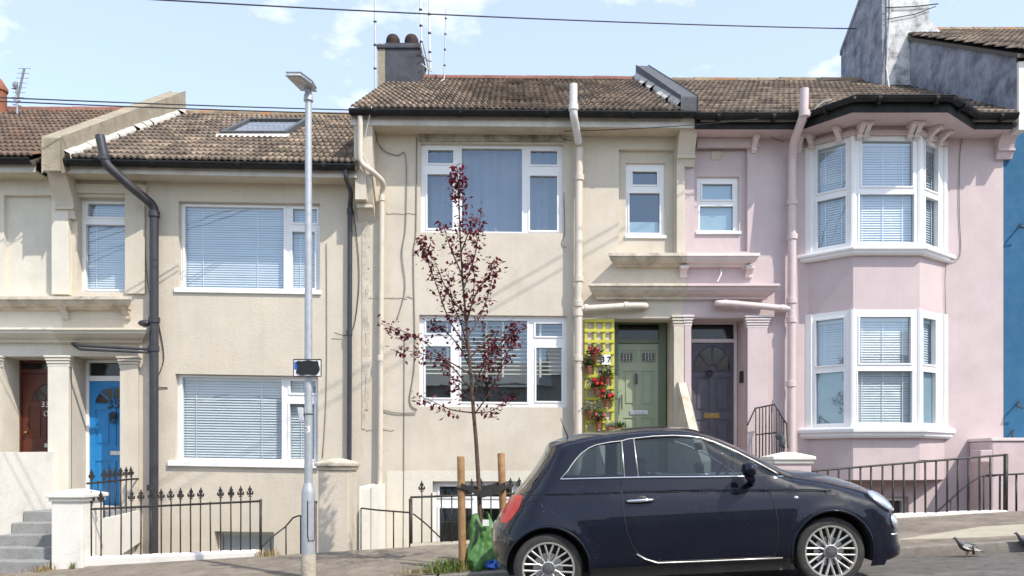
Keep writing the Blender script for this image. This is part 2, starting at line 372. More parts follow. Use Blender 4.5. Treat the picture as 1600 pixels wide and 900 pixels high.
class MB:
    def __init__(s): s.v = []; s.f = []; s.local = False
    def add(s, vs, fs):
        b = len(s.v)
        s.v.extend(Vector(p) for p in vs)
        s.f.extend(tuple(b + i for i in f) for f in fs)
        return s
    def box(s, x0, x1, y0, y1, z0, z1):
        vs = [(x, y, z) for z in (z0, z1) for y in (y0, y1) for x in (x0, x1)]
        return s.add(vs, [(0, 2, 3, 1), (4, 5, 7, 6), (0, 1, 5, 4), (1, 3, 7, 5), (3, 2, 6, 7), (2, 0, 4, 6)])
    def bevbox(s, x0, x1, y0, y1, z0, z1, b=0.01):
        bm = bmesh.new(); bmesh.ops.create_cube(bm, size=1)
        for v in bm.verts:
            v.co = Vector(((x0 + x1) / 2 + v.co.x * (x1 - x0), (y0 + y1) / 2 + v.co.y * (y1 - y0), (z0 + z1) / 2 + v.co.z * (z1 - z0)))
        bmesh.ops.bevel(bm, geom=bm.edges[:], offset=b, segments=2, affect='EDGES', profile=0.6)
        bm.verts.index_update()
        s.add([v.co.copy() for v in bm.verts], [tuple(v.index for v in f.verts) for f in bm.faces]); bm.free()
        return s
    def poly(s, pts): return s.add(pts, [tuple(range(len(pts)))])
    def extrude(s, pts, d):
        n = len(pts); d = Vector(d)
        vs = [Vector(p) for p in pts] + [Vector(p) + d for p in pts]
        fs = [tuple(range(n)), tuple(range(2 * n - 1, n - 1, -1))] + [(i, (i + 1) % n, n + (i + 1) % n, n + i) for i in range(n)]
        return s.add(vs, fs)
    def tube(s, path, r, n=8, caps=True):
        path = [Vector(p) for p in path]
        rs = r if isinstance(r, (list, tuple)) else [r] * len(path)
        t0 = (path[1] - path[0]).normalized()
        up = Vector((0, 0, 1)) if abs(t0.z) < 0.9 else Vector((1, 0, 0))
        nrm = t0.cross(up).normalized()
        vs = []
        for i, p in enumerate(path):
            if i == 0: t = t0
            elif i == len(path) - 1: t = (path[i] - path[i - 1]).normalized()
            else: t = ((path[i + 1] - p).normalized() + (p - path[i - 1]).normalized()).normalized()
            nrm = (nrm - t * nrm.dot(t)).normalized()
            bi = t.cross(nrm)
            for k in range(n):
                a = 2 * math.pi * k / n
                vs.append(p + (nrm * math.cos(a) + bi * math.sin(a)) * rs[i])
        fs = [(i * n + k, i * n + (k + 1) % n, (i + 1) * n + (k + 1) % n, (i + 1) * n + k) for i in range(len(path) - 1) for k in range(n)]
        if caps:
            fs.append(tuple(range(n - 1, -1, -1))); fs.append(tuple((len(path) - 1) * n + k for k in range(n)))
        return s.add(vs, fs)
    def lathe(s, prof, c=(0, 0, 0), n=16, axis='z', caps=True):
        vs = []
        for r, h in prof:
            for k in range(n):
                a = 2 * math.pi * k / n
                p = (r * math.cos(a), r * math.sin(a), h) if axis == 'z' else (r * math.cos(a), h, r * math.sin(a))
                vs.append(Vector(p) + Vector(c))
        fs = [(i * n + k, i * n + (k + 1) % n, (i + 1) * n + (k + 1) % n, (i + 1) * n + k) for i in range(len(prof) - 1) for k in range(n)]
        if caps and prof[0][0] > 1e-5: fs.append(tuple(range(n - 1, -1, -1)))
        if caps and prof[-1][0] > 1e-5: fs.append(tuple((len(prof) - 1) * n + k for k in range(n)))
        return s.add(vs, fs)
    def ball(s, c, rx, ry, rz, nu=12, nv=8, rot=None):
        vs = []; 
        for j in range(nv + 1):
            th = math.pi * j / nv
            for k in range(nu):
                a = 2 * math.pi * k / nu
                p = Vector((rx * math.sin(th) * math.cos(a), ry * math.sin(th) * math.sin(a), rz * math.cos(th)))
                if rot is not None: p = rot @ p
                vs.append(p + Vector(c))
        fs = [(j * nu + k, j * nu + (k + 1) % nu, (j + 1) * nu + (k + 1) % nu, (j + 1) * nu + k) for j in range(nv) for k in range(nu)]
        return s.add(vs, fs)
    def plate(s, pl, u0, u1, z0, z1, holes, d0, t, reveal=True, back=False, edges=True):
        """a sheet with rectangular openings, on the plane pl = (origin, along, inward)"""
        O, du, dn = pl
        def q(u, z, d): return O + du * u + dn * d + Vector((0, 0, z))
        us = sorted({u0, u1, *[h[0] for h in holes], *[h[1] for h in holes]})
        zs = sorted({z0, z1, *[h[2] for h in holes], *[h[3] for h in holes]})
        us = [u for u in us if u0 - 1e-6 <= u <= u1 + 1e-6]; zs = [z for z in zs if z0 - 1e-6 <= z <= z1 + 1e-6]
        for a, b in zip(us, us[1:]):
            for c, d in zip(zs, zs[1:]):
                mu, mz = (a + b) / 2, (c + d) / 2
                if any(h[0] < mu < h[1] and h[2] < mz < h[3] for h in holes): continue
                s.add([q(a, c, d0), q(b, c, d0), q(b, d, d0), q(a, d, d0)], [(0, 1, 2, 3)])
                if back: s.add([q(a, c, d0 + t), q(b, c, d0 + t), q(b, d, d0 + t), q(a, d, d0 + t)], [(3, 2, 1, 0)])
        rects = list(holes) if reveal else []
        if edges: rects.append((u0, u1, z0, z1))
        for (a, b, c, d) in rects:
            for (p, r2) in (((a, c), (b, c)), ((b, c), (b, d)), ((b, d), (a, d)), ((a, d), (a, c))):
                s.add([q(*p, d0), q(*r2, d0), q(*r2, d0 + t), q(*p, d0 + t)], [(0, 1, 2, 3)])
        return s
    def ubox(s, pl, u0, u1, z0, z1, d0, d1):
        O, du, dn = pl
        vs = [O + du * u + dn * d + Vector((0, 0, z)) for z in (z0, z1) for d in (d0, d1) for u in (u0, u1)]
        return s.add(vs, [(0, 2, 3, 1), (4, 5, 7, 6), (0, 1, 5, 4), (1, 3, 7, 5), (3, 2, 6, 7), (2, 0, 4, 6)])
    def build(s, name, m, parent=None, smooth=False, kind=None, label=None, bevel=0.0):
        vs = s.v
        if SHEAR[0] and not s.local:
            vs = [Vector((p.x, p.y, p.z + SHEAR[0] * (p.x - SHEAR[1]))) for p in vs]
        me = bpy.data.meshes.new(name)
        me.from_pydata([tuple(p) for p in vs], [], s.f)
        ml = m if isinstance(m, (list, tuple)) else [m]
        for x in ml: me.materials.append(x if not isinstance(x, str) else M[x])
        if smooth:
            me.polygons.foreach_set('use_smooth', [True] * len(me.polygons))
            if smooth != 'all':
                bm = bmesh.new(); bm.from_mesh(me)
                bmesh.ops.remove_doubles(bm, verts=bm.verts[:], dist=1e-5)
                bmesh.ops.recalc_face_normals(bm, faces=bm.faces[:])
                for e in bm.edges:
                    e.smooth = len(e.link_faces) == 2 and e.calc_face_angle(0) < R(40)
                bm.to_mesh(me); bm.free()
        me.update()
        o = link(name, me, parent, loc=(0, 0, 0) if not s.local else (woff(parent) if parent else (0, 0, 0)))
        if bevel:
            md = o.modifiers.new('bevel', 'BEVEL'); md.width = bevel; md.segments = 2; md.limit_method = 'ANGLE'; md.angle_limit = R(50)
        return props(o, label=label, kind=kind)

def box(name, m, parent, x0, x1, y0, y1, z0, z1, bevel=0.0, **k):
    return MB().box(x0, x1, y0, y1, z0, z1).build(name, m, parent, bevel=bevel, **k)
def text(name, body, size, m, parent, loc, rot=(R(90), 0, 0), ext=0.004, bold=0.0):
    cu = bpy.data.curves.new(name, 'FONT'); cu.body = body; cu.size = size; cu.extrude = ext; cu.offset = bold
    cu.align_x = 'CENTER'; cu.align_y = 'CENTER'; cu.resolution_u = 3
    t = bpy.data.objects.new(name + '_source', cu); COL.objects.link(t)
    dg = bpy.context.evaluated_depsgraph_get()
    me = bpy.data.meshes.new_from_object(t.evaluated_get(dg))
    bpy.data.objects.remove(t); bpy.data.curves.remove(cu)
    me.name = name; me.materials.clear(); me.materials.append(M[m])
    o = link(name, me, parent, loc, rot)
    return o
def arc(p0, p1, p2, n=6):
    """quadratic curve through a corner"""
    p0, p1, p2 = Vector(p0), Vector(p1), Vector(p2)
    return [p0.lerp(p1, i / n).lerp(p1.lerp(p2, i / n), i / n) for i in range(n + 1)]
def bendpath(pts, r=0.08, n=5):
    pts = [Vector(p) for p in pts]; out = [pts[0]]
    for a, b, c in zip(pts, pts[1:], pts[2:]):
        d1 = min(r, (b - a).length * 0.45); d2 = min(r, (c - b).length * 0.45)
        out += arc(b + (a - b).normalized() * d1, b, b + (c - b).normalized() * d2, n)
    out.append(pts[-1]); return out

FAC = (Vector((0, Y0, 0)), Vector((1, 0, 0)), Vector((0, 1, 0)))
def rect(px0, px1, py0, py1, Y=Y0):            # photo rectangle -> (u0,u1,z0,z1) on a plane facing us
    return (PX(px0, Y), PX(px1, Y), PZ(py1, Y), PZ(py0, Y))
def px_u(pl, px):                              # where the sight line of a column meets a vertical plane
    O, du, dn = pl; a = (px - CX) / F
    nx, ny = dn.x, dn.y
    t = (O.x * nx + O.y * ny) / (a * nx + ny)
    return (Vector((a * t, t, 0)) - Vector((O.x, O.y, 0))).dot(du)

# ================================================================== SETTING: ground, road, pavement, kerb
def sheet(name, m, x0, x1, y0, y1, nx, ny, zf, amp=0.0, parent=None, kind='structure'):
    mb = MB()
    for j in range(ny + 1):
        for i in range(nx + 1):
            x = x0 + (x1 - x0) * i / nx; y = y0 + (y1 - y0) * j / ny
            mb.v.append(Vector((x, y, zf(x, y) + (amp * noise.noise((x * 1.3, y * 1.3, 5)) if amp else 0))))
    mb.f = [(j * (nx + 1) + i, j * (nx + 1) + i + 1, (j + 1) * (nx + 1) + i + 1, (j + 1) * (nx + 1) + i) for j in range(ny) for i in range(nx)]
    return mb.build(name, m, parent, smooth='all', kind=kind)
sheet('terrain', 'earth', -900, 900, -900, 900, 60, 60, lambda x, y: -2.2 + SLOPE * max(-40, min(40, x)))
sheet('road', 'road', -45, 45, -1.6, 8.45, 90, 24, lambda x, y: ground(x, min(y, 8.449)), 0.006)
sheet('pavement', 'pave', -45, 45, 8.60, 10.62, 120, 8, lambda x, y: ground(x, y), 0.006)
sheet('far_pavement', 'pave', -45, 45, -4.4, -1.6, 60, 4, lambda x, y: ground(x, 0) + 0.1)
MB().add([(-45, 10.62, ground(-45, 10.62) - .002), (45, 10.62, ground(45, 10.62) - .002), (45, 10.62, -1.62 + SLOPE * 45), (-45, 10.62, -1.62 - SLOPE * 45),
          (45, 13, -1.62 + SLOPE * 45), (-45, 13, -1.62 - SLOPE * 45)], [(0, 1, 2, 3), (3, 2, 4, 5)]).build('basement_area_floor', 'concrete', kind='structure')
kerb = props(sheet('kerb', 'granite', -45, 45, 8.47, 8.59, 40, 1, lambda x, y: ground(x, 8.6) - 0.03), kind='structure')
kx = -9.0
kme = None
while kx < 10.5:                                   # kerb stones, each its own piece
    wd = 0.915
    if kme is None:
        k = MB().bevbox(0.010, 0.900, 0, 0.15, -0.16, 0, 0.018); k.local = True
        ko = k.build('kerb_stone', 'granite', kerb, smooth=True); kme = ko.data
    else: ko = link('kerb_stone', kme, kerb)
    ko.location = Vector((kx, 8.45 + random.uniform(-.004, .004), ground(kx, 8.6) + random.uniform(-.004, .004))) - woff(kerb)
    ko.rotation_euler = (random.uniform(-.01, .01), -math.atan(SLOPE), random.uniform(-.004, .004))
    kx += wd
# repaired strips in the pavement
def patch(name, m, pts):
    top = [(x, y, ground(x, y) + 0.010) for x, y in pts]
    MB().extrude(top, (0, 0, -0.03)).build(name, m, kind='structure')
patch('pavement_repair', 'concrete', [(4.15, 8.95), (5.0, 8.80), (8.5, 8.72), (8.5, 9.45), (5.4, 9.5)])
patch('pavement_manhole', 'concrete', [(5.85, 9.05), (6.35, 9.05), (6.35, 9.3), (5.85, 9.3)])

# the row across the street, behind the viewer: it is what glass and car paint mirror
def opposite():
    mb = MB(); pl = (Vector((0, -8.5, 0)), Vector((1, 0, 0)), Vector((0, -1, 0)))
    x = -32.0; k = 0
    while x < 32:
        zb = ground(x, 0) - .3; zt = zb + 4.8 + .3 * (k % 2)
        hs = [(x + .5, x + 1.4, zb + .4, zb + 2.6), (x + 2.2, x + 4.2, zb + 1.2, zb + 2.7), (x + 2.2, x + 4.2, zb + 3.7, zb + 5.0), (x + .6, x + 1.3, zb + 3.8, zb + 5.0)]
        mb.plate(pl, x, x + 4.8, zb - 1.5, zt, hs, 0, .15)
        mb.box(x, x + 4.8, -14.5, -8.66, zb - 1.5, zt)
        mb.extrude([(x, -8.2, zt), (x, -14.7, zt), (x, -11.5, zt + 1.4)], (4.8, 0, 0))
        x += 4.8; k += 1
    mb.build('opposite_terrace', 'white33', kind='structure')
opposite()
# ================================================================== shared builders for the houses
def window(parent, pl, outer, panes, setb=0.06, t=0.07, bead=0.028, m='upvc', gm='glass', blinds=(), sill=None, pane_mats=None):
    u0, u1, z0, z1 = outer
    mb = MB().plate(pl, u0, u1, z0, z1, panes, setb, t)
    for (a, b, c, d) in panes:                      # sash beads round every pane
        if bead:
            e = bead
            mb.plate(pl, a - e, b + e, c - e, d + e, [(a + .002, b - .002, c + .002, d - .002)], setb - 0.014, 0.016)
    w = mb.build('window', m, parent, bevel=0.003)
    for i, (a, b, c, d) in enumerate(panes):
        g = MB().plate(pl, a - .01, b + .01, c - .01, d + .01, [], setb + 0.035, 0.004, back=False, edges=False)
        g.build('pane', pane_mats[i] if pane_mats else gm, w)
    if sill:
        s0, s1, sz0, sz1, proj = sill
        MB().ubox(pl, s0, s1, sz0, sz1, -proj, setb + 0.02).build('sill', m, w, bevel=0.006)
    for bl in blinds: blind(w, pl, setb + 0.10, **bl)
    return w
def blind(w, pl, d, r, m='blind', pitch=0.036, tilt=64, tapes=(0.2, 0.8), tapem='cord', tapew=0.012, width=0.039):
    a, b, c, dd = r
    O, du, dn = pl
    mb = MB(); z = dd
    hw = width / 2; tilt += random.uniform(-4, 4)
    while z > c + 0.02:
        ti = R(tilt + random.uniform(-3, 3)); cy, sz = hw * math.cos(ti), hw * math.sin(ti)
        sag = random.uniform(-.002, .002)
        def q(u, k, h): return O + du * u + dn * (d + k) + Vector((0, 0, z + h))
        mb.add([q(a, -cy, -sz), q(b, -cy, -sz + sag), q(b, cy, sz + sag), q(a, cy, sz)], [(0, 1, 2, 3)])
        z -= pitch
    o = mb.build('blind', m, w, kind='stuff')
    tm = MB()
    for k in tapes:
        u = a + (b - a) * k
        tm.ubox(pl, u - tapew / 2, u + tapew / 2, c, dd + 0.02, d - hw - 0.004, d - hw - 0.002)
    tm.ubox(pl, a, b, dd, dd + 0.05, d - 0.03, d + 0.03)
    tm.build('blind_cord', tapem, w)
    return o
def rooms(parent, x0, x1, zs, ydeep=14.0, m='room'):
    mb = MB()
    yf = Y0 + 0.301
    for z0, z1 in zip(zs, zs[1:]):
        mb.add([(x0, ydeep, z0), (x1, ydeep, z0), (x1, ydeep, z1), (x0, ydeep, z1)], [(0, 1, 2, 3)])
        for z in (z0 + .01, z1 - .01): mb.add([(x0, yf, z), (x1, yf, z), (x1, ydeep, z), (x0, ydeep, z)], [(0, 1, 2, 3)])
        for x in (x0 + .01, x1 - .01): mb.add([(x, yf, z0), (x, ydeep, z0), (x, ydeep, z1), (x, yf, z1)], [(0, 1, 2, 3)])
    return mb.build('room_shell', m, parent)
def house_body(parent, x0, x1, ztop, m, yb=20.3):
    mb = MB()
    z0 = -1.7
    mb.add([(x0 + .005, Y0 + .3, z0), (x0 + .005, yb, z0), (x0 + .005, yb, ztop), (x0 + .005, Y0 + .3, ztop)], [(0, 1, 2, 3)])
    mb.add([(x1 - .005, Y0 + .3, z0), (x1 - .005, yb, z0), (x1 - .005, yb, ztop), (x1 - .005, Y0 + .3, ztop)], [(0, 1, 2, 3)])
    mb.add([(x0, yb, z0), (x1, yb, z0), (x1, yb, ztop), (x0, yb, ztop)], [(0, 1, 2, 3)])
    return mb.build('rear_wall', m, parent)
def cornice(parent, name, x0, x1, z, prof, m, y=Y0, miter=True):
    """moulding running along the facade; prof = (projection, drop) from the top"""
    pts = [(x0, y - d, z - h) for d, h in prof]
    mb = MB()
    n = len(prof)
    mx = max(d for d, h in prof)
    a = [Vector((x0 + ((mx - d) * 0.8 if miter in (True, 'l') else 0), y - d, z - h)) for d, h in prof]
    b = [Vector((x1 - ((mx - d) * 0.8 if miter in (True, 'r') else 0), y - d, z - h)) for d, h in prof]
    mb.add(a + b, [(i, (i + 1) % n, n + (i + 1) % n, n + i) for i in range(n)] + [tuple(range(n)), tuple(range(2 * n - 1, n - 1, -1))])
    return mb.build(name, m, parent)
SHELF = [(0.0, 0.0), (0.24, 0.0), (0.245, 0.045), (0.215, 0.055), (0.205, 0.085), (0.16, 0.125), (0.10, 0.135), (0.09, 0.16), (0.0, 0.165)]
def bracket(name, m, parent, pl, u, ztop, depth, height, width, smooth=False):
    """scrolled corbel under a shelf or eave"""
    O, du, dn = pl
    prof = []
    for i in range(13):
        t = i / 12
        # S-curve from deep at the top to shallow at the foot
        d = depth * (0.28 + 0.72 * (0.5 + 0.5 * math.cos(math.pi * min(1, t * 1.25))) ) if t < 0.8 else depth * (0.28 - 0.12 * (t - 0.8) / 0.2)
        if i == 1: d = depth
        prof.append((d, -height * t))
    pts = [(0.0, 0.0)] + prof + [(0.0, -height)]
    mb = MB()
    mb.extrude([O + du * (u - width / 2) - dn * d + Vector((0, 0, ztop + z)) for d, z in pts], du * width)
    mb.ubox(pl, u - width / 2 - .012, u + width / 2 + .012, ztop - 0.045, ztop, -depth - 0.012, 0)
    zc = ztop - height * 0.80
    mb.ubox(pl, u - width / 2 - .006, u + width / 2 + .006, zc - .018, zc + .018, -depth * .36, 0)
    return mb.build(name, m, parent)
def pipe(parent, pts, r, m, name='downpipe', joints=(), bend=0.09, n=10):
    pp = bendpath(pts, bend)
    o = MB().tube(pp, r, n).build(name, m, parent, smooth=True)
    for j in joints:
        j = Vector(j)
        MB().tube([j + Vector((0, 0, -0.045)), j + Vector((0, 0, -0.04)), j + Vector((0, 0, .04)), j + Vector((0, 0, .045))], [r * 1.05, r * 1.25, r * 1.25, r * 1.05], n).build('pipe_collar', m, o, smooth=True)
    return o
def cable(parent, pts, r=0.006, m='cable', name='cable'):
    pts = [Vector(p) for p in pts]; out = []
    # Catmull-Rom so that it hangs like a cable
    P = [pts[0]] + pts + [pts[-1]]
    for i in range(1, len(P) - 2):
        for k in range(5):
            t = k / 5
            out.append(0.5 * ((2 * P[i]) + (P[i + 1] - P[i - 1]) * t + (2 * P[i - 1] - 5 * P[i] + 4 * P[i + 1] - P[i + 2]) * t * t + (3 * P[i] - P[i - 1] - 3 * P[i + 1] + P[i + 2]) * t ** 3))
    out.append(pts[-1])
    return MB().tube(out, r, 5).build(name, m, parent, smooth='all')

# ---- roof of separate tiles
TW, TG = 0.282, 0.335
def tile_mesh(m):
    mb = MB(); mb.local = True
    prof = []
    for i in range(19):
        x = TW * i / 18
        ph = (x / (TW / 3)) % 1.0
        prof.append((x, 0.032 * max(0.0, math.sin(math.pi * min(1, ph / 0.66))) if i < 18 else 0.0))
    L = TG + 0.05
    a = [Vector((x, 0, z + .016)) for x, z in prof]; b = [Vector((x, L, z + .016)) for x, z in prof]
    c = [Vector((x, 0, z * .55 - .006)) for x, z in prof]
    n = len(prof)
    mb.add(a + b + c, [(i, i + 1, n + i + 1, n + i) for i in range(n - 1)] + [(2 * n + i, 2 * n + i + 1, i + 1, i) for i in range(n - 1)])
    me = bpy.data.meshes.new('tile'); me.from_pydata([tuple(p) for p in mb.v], [], mb.f); me.materials.append(M[m])
    me.polygons.foreach_set('use_smooth', [i < n - 1 for i in range(len(me.polygons))]); me.update()
    return me
TILES = {}
def roof(parent, x0, x1, ze, zr, ye=12.02, yr=16.4, m='tile', rm='ridge', skip=None, ridge_tiles=True, yback=20.6):
    th = math.atan2(zr - ze, yr - ye); S = math.hypot(zr - ze, yr - ye)
    deck = MB().extrude([(x0, ye + .03, ze - .05), (x1, ye + .03, ze - .05), (x1, yr, zr - .05), (x0, yr, zr - .05)], (0, 0, -0.06))
    zb = zr - (yback - yr) * math.tan(th)
    deck.extrude([(x0, yr + .01, zr - .04), (x1, yr + .01, zr - .04), (x1, yback, zb), (x0, yback, zb)], (0, 0, -0.06))
    rf = deck.build('roof', 'underlay', parent)
    if m not in TILES: TILES[m] = tile_mesh(m)
    rows = int(S / TG) + 1; cols = int((x1 - x0) / TW)
    tw = (x1 - x0) / cols
    cnt = 0; rest = MB()
    for j in range(rows):
        for i in range(cols):
            x = x0 + i * tw; s = j * TG + 0.0
            y = ye + s * math.cos(th); z = ze + s * math.sin(th)
            if s > S - 0.10: continue
            if skip and skip(x + tw / 2, y + 0.1): continue
            o = link('tile', TILES[m], rf)
            zz_ = z + (SHEAR[0] * (x - SHEAR[1]) if SHEAR[0] else 0)
            o.location = Vector((x, y, zz_ + 0.012 + random.uniform(-.003, .003))) - woff(rf)
            o.rotation_euler = (th - 0.095 + random.uniform(-.006, .006), -math.atan(SHEAR[0]), random.uniform(-.006, .006))
            o.scale = (tw / TW, 1, 1)
            cnt += 1
    if ridge_tiles:
        n = int((x1 - x0) / 0.42); rl = (x1 - x0) / n
        me = None
        for i in range(n):
            x = x0 + i * rl
            if me is None:
                mb = MB(); mb.local = True
                vs = []
                for xx, k in ((0, 1.0), (rl + .02, .94)):
                    for a in range(9):
                        an = math.pi * a / 8
                        vs.append(Vector((xx, -0.13 * k * math.cos(an), -0.045 + 0.11 * k * math.sin(an))))
                mb.add(vs, [(a, a + 1, 9 + a + 1, 9 + a) for a in range(8)] + [tuple(range(9)), tuple(range(17, 8, -1))])
                o = mb.build('ridge_tile', rm, rf, smooth=True); me = o.data
            else: o = link('ridge_tile', me, rf)
            o.location = Vector((x, yr, zr + .005 + (SHEAR[0] * (x - SHEAR[1])) + random.uniform(-.004, .004))) - woff(rf)
    return rf
def eaves(parent, x0, x1, zg, ztopwall, fascia_m, soffit_m, yg=12.03, yfas=12.13, fdrop=0.15):
    """half-round gutter, fascia and soffit"""
    g = MB(); n = 9
    vs = []
    for x in (x0, x1):
        for k in range(n):
            a = math.pi + math.pi * k / (n - 1)
            vs.append(Vector((x, yg + 0.062 * math.cos(a), zg + 0.062 * math.sin(a) + 0.02)))
    g.add(vs, [(k, k + 1, n + k + 1, n + k) for k in range(n - 1)])
    g.box(x0, x1, yg - .068, yg - .058, zg + .008, zg + .03); g.box(x0, x1, yg + .058, yg + .068, zg + .008, zg + .03)
    go = g.build('gutter', 'gutter', parent, smooth=True)
    xx = x0 + 0.35
    while xx < x1:                                   # union clips
        MB().tube([(xx, yg, zg + .005), (xx + .05, yg, zg + .008)], 0.066, 10).build('gutter_clip', 'gutter', go, smooth=True); xx += 1.25
    MB().box(x0, x1, yfas, yfas + .022, ztopwall - .01, zg + .03).build('fascia', fascia_m, parent)
    MB().box(x0, x1, yfas + .022, Y0 + .05, ztopwall, ztopwall + .02).build('soffit', soffit_m, parent)
    return go

def recess(parent, x0, x1, z0, z1, depth, m, name='porch_recess'):
    y1 = Y0 + depth
    mb = MB()
    e = .002
    mb.add([(x0 + e, Y0 + .02, z0), (x0 + e, y1, z0), (x0 + e, y1, z1 - e), (x0 + e, Y0 + .02, z1 - e)], [(0, 1, 2, 3)])
    mb.add([(x1 - e, Y0 + .02, z0), (x1 - e, y1, z0), (x1 - e, y1, z1 - e), (x1 - e, Y0 + .02, z1 - e)], [(0, 1, 2, 3)])
    mb.add([(x0, Y0 + .02, z1 - e), (x1, Y0 + .02, z1 - e), (x1, y1, z1 - e), (x0, y1, z1 - e)], [(0, 1, 2, 3)])
    return mb.build(name, m, parent)

def door(parent, x0, x1, z0, z1, Y, m, panels, frame_m, fan=None, frame=(0.05, 0.05), ztop=None, sunburst=None, letter=None, lettm='steel', fan_m='darkglass', transom=0.07):
    """panelled leaf with real recesses; panels are fractions (u0,u1,v0,v1) of the leaf"""
    w, h = x1 - x0, z1 - z0
    pl = (Vector((0, Y, 0)), Vector((1, 0, 0)), Vector((0, 1, 0)))
    hs = [(x0 + a * w, x0 + b * w, z0 + c * h, z0 + d * h) for a, b, c, d in panels]
    mb = MB().plate(pl, x0, x1, z0, z1, hs, 0, 0.016)
    mb.box(x0, x1, Y + .014, Y + .05, z0, z1)
    for (a, b, c, d) in hs:
        e = min(.04, (b - a) * .22)
        mb.bevbox(a + e, b - e, Y + .002, Y + .016, c + e, d - e, 0.006)
    dr = mb.build('door', m, parent, bevel=0.002)
    # frame, transom and fanlight
    fm = MB()
    fl, fr = frame
    zt = ztop if ztop else z1 + .05
    fm.box(x0 - fl, x0 - .003, Y - .03, Y + .08, z0, zt)
    fm.box(x1 + .003, x1 + fr, Y - .03, Y + .08, z0, zt)
    fm.box(x0 - .003, x1 + .003, Y - .032, Y + .08, z1 + .004, z1 + transom)
    fm.box(x0 - .003, x1 + .003, Y - .03, Y + .08, zt - .045, zt)
    f = fm.build('door_frame', frame_m, parent, bevel=0.004)
    MB().box(x0 - .003, x1 + .003, Y + .02, Y + .03, z1 + transom, zt - .045).build('fanlight', fan_m, f)
    if sunburst:
        cx, cz, rx, rz, n = sunburst
        cx = x0 + cx * w; cz = z0 + cz * h; rx *= w; rz *= h
        for k in range(n):
            a0 = math.pi * k / n + .07; a1 = math.pi * (k + 1) / n - .07
            pts = []
            for q in range(7):
                a = a0 + (a1 - a0) * q / 6
                pts.append((cx + rx * math.cos(a), Y - .004, cz + rz * math.sin(a)))
            for q in range(3):
                a = a1 - (a1 - a0) * q / 2
                pts.append((cx + rx * .30 * math.cos(a), Y - .004, cz + rz * .30 * math.sin(a)))
            MB().extrude(pts, (0, .01, 0)).build('pane', 'darkglass', dr)
        rim = MB()
        rim.tube([(cx + rx * 1.03 * math.cos(math.pi * q / 16), Y - .004, cz + rz * 1.03 * math.sin(math.pi * q / 16)) for q in range(17)], .010, 6)
        rim.tube([(cx + rx * .29 * math.cos(math.pi * q / 10), Y - .004, cz + rz * .29 * math.sin(math.pi * q / 10)) for q in range(11)], .009, 6)
        rim.tube([(cx - rx * 1.04, Y - .004, cz - .002), (cx + rx * 1.04, Y - .004, cz - .002)], .010, 6)
        for k in range(1, n):
            a = math.pi * k / n
            rim.tube([(cx + rx * .28 * math.cos(a), Y - .006, cz + rz * .28 * math.sin(a)), (cx + rx * 1.03 * math.cos(a), Y - .006, cz + rz * 1.03 * math.sin(a))], .010, 6)
        rim.build('glazing_bar', m, dr)
    if letter:
        a, b, c, d = letter
        lb = MB().bevbox(x0 + a * w, x0 + b * w, Y - .014, Y + .004, z0 + c * h, z0 + d * h, 0.004)
        lo = lb.build('letterbox', lettm, dr)
    return dr, f

def pilaster(parent, x0, x1, z0, z1, m, proud=0.07, capm=None, steps=4, caph=0.17, y=Y0):
    p = MB().box(x0, x1, y - proud, y + .02, z0, z1 - caph * .9).build('pilaster', m, parent, bevel=0.006)
    c = MB()
    for k in range(steps):
        e = .004 + .012 * k
        c.bevbox(x0 - e, x1 + e, y - proud - e, y + .01, z1 - caph + k * caph / steps + .004, z1 - caph + (k + 1) * caph / steps - .004, 0.006)
    c.box(x0 - .01, x1 + .01, y - proud + .004, y + .01, z1 - caph - .005, z1)
    c.build('capital', capm or m, p)
    return p

XA, XB, XC, XD = -6.815, -2.25, 2.60, 7.44       # party lines 33|35, 35|37, 37|pink, pink|blue

# ================================================================== HOUSE 33 (ivory, far left)
h33 = empty('terraced_house', (-8.6, Y0, -0.3), 'ivory rendered house with brown front door, cut off at the left edge', 'house')
d33 = rect(3, 79, 557, 718)
d33 = (d33[0], d33[1], 0.55, d33[3])
nich = rect(6, 80, 305, 459)
wl33 = MB().plate(FAC, -13.0, XA, -1.7, 5.56, [(d33[0], d33[1], d33[2], d33[3]), nich], 0, 0.3)
wl33.box(nich[0] - .01, nich[1] + .01, Y0 + .075, Y0 + .1, nich[2] - .01, nich[3] + .01)
wl33.build('wall', 'white33', h33)
house_body(h33, -13.0, XA, 5.9, 'white33')
recess(h33, d33[0], d33[1], d33[2], d33[3], 0.55, 'white33')
dd, fr = door(h33, PX(35, 12.97), -6.99, 0.55, PZ(584, 12.97), 12.97, 'brown_door', [(.14, .46, .50, .75), (.54, .86, .50, .75), (.14, .46, .08, .40), (.54, .86, .08, .40)], 'brown_door',
              frame=(.05, .03), ztop=d33[3] - .002, sunburst=(.64, .79, .40, .13, 4), letter=(.5, .95, .44, .47), lettm='steel')
text('house_number', '33', 0.13, 'whiteplate', dd, (PX(70, 12.95), 12.962, PZ(632, 12.95)))
MB().tube([(PX(71, 12.93) + .03 * math.cos(a * .7), 12.945, PZ(646, 12.93) + .04 * math.sin(a * .7)) for a in range(10)], .008, 6).build('knocker', 'steel', dd)
MB().ball((PX(40, 12.93), 12.93, PZ(676, 12.93)), .026, .03, .026).build('door_knob', 'brass', dd, smooth=True)
eaves(h33, -13.0, -7.0, PZ(251, 12.03), 5.50, 'fascia', 'soffit')
roof(h33, -13.0, -6.98, 5.68, 8.22, m='redtile', rm='redridge')
cornice(h33, 'hood_shelf', -13.0, XA, PZ(463, Y0 - .24), SHELF, 'trim', miter=False)
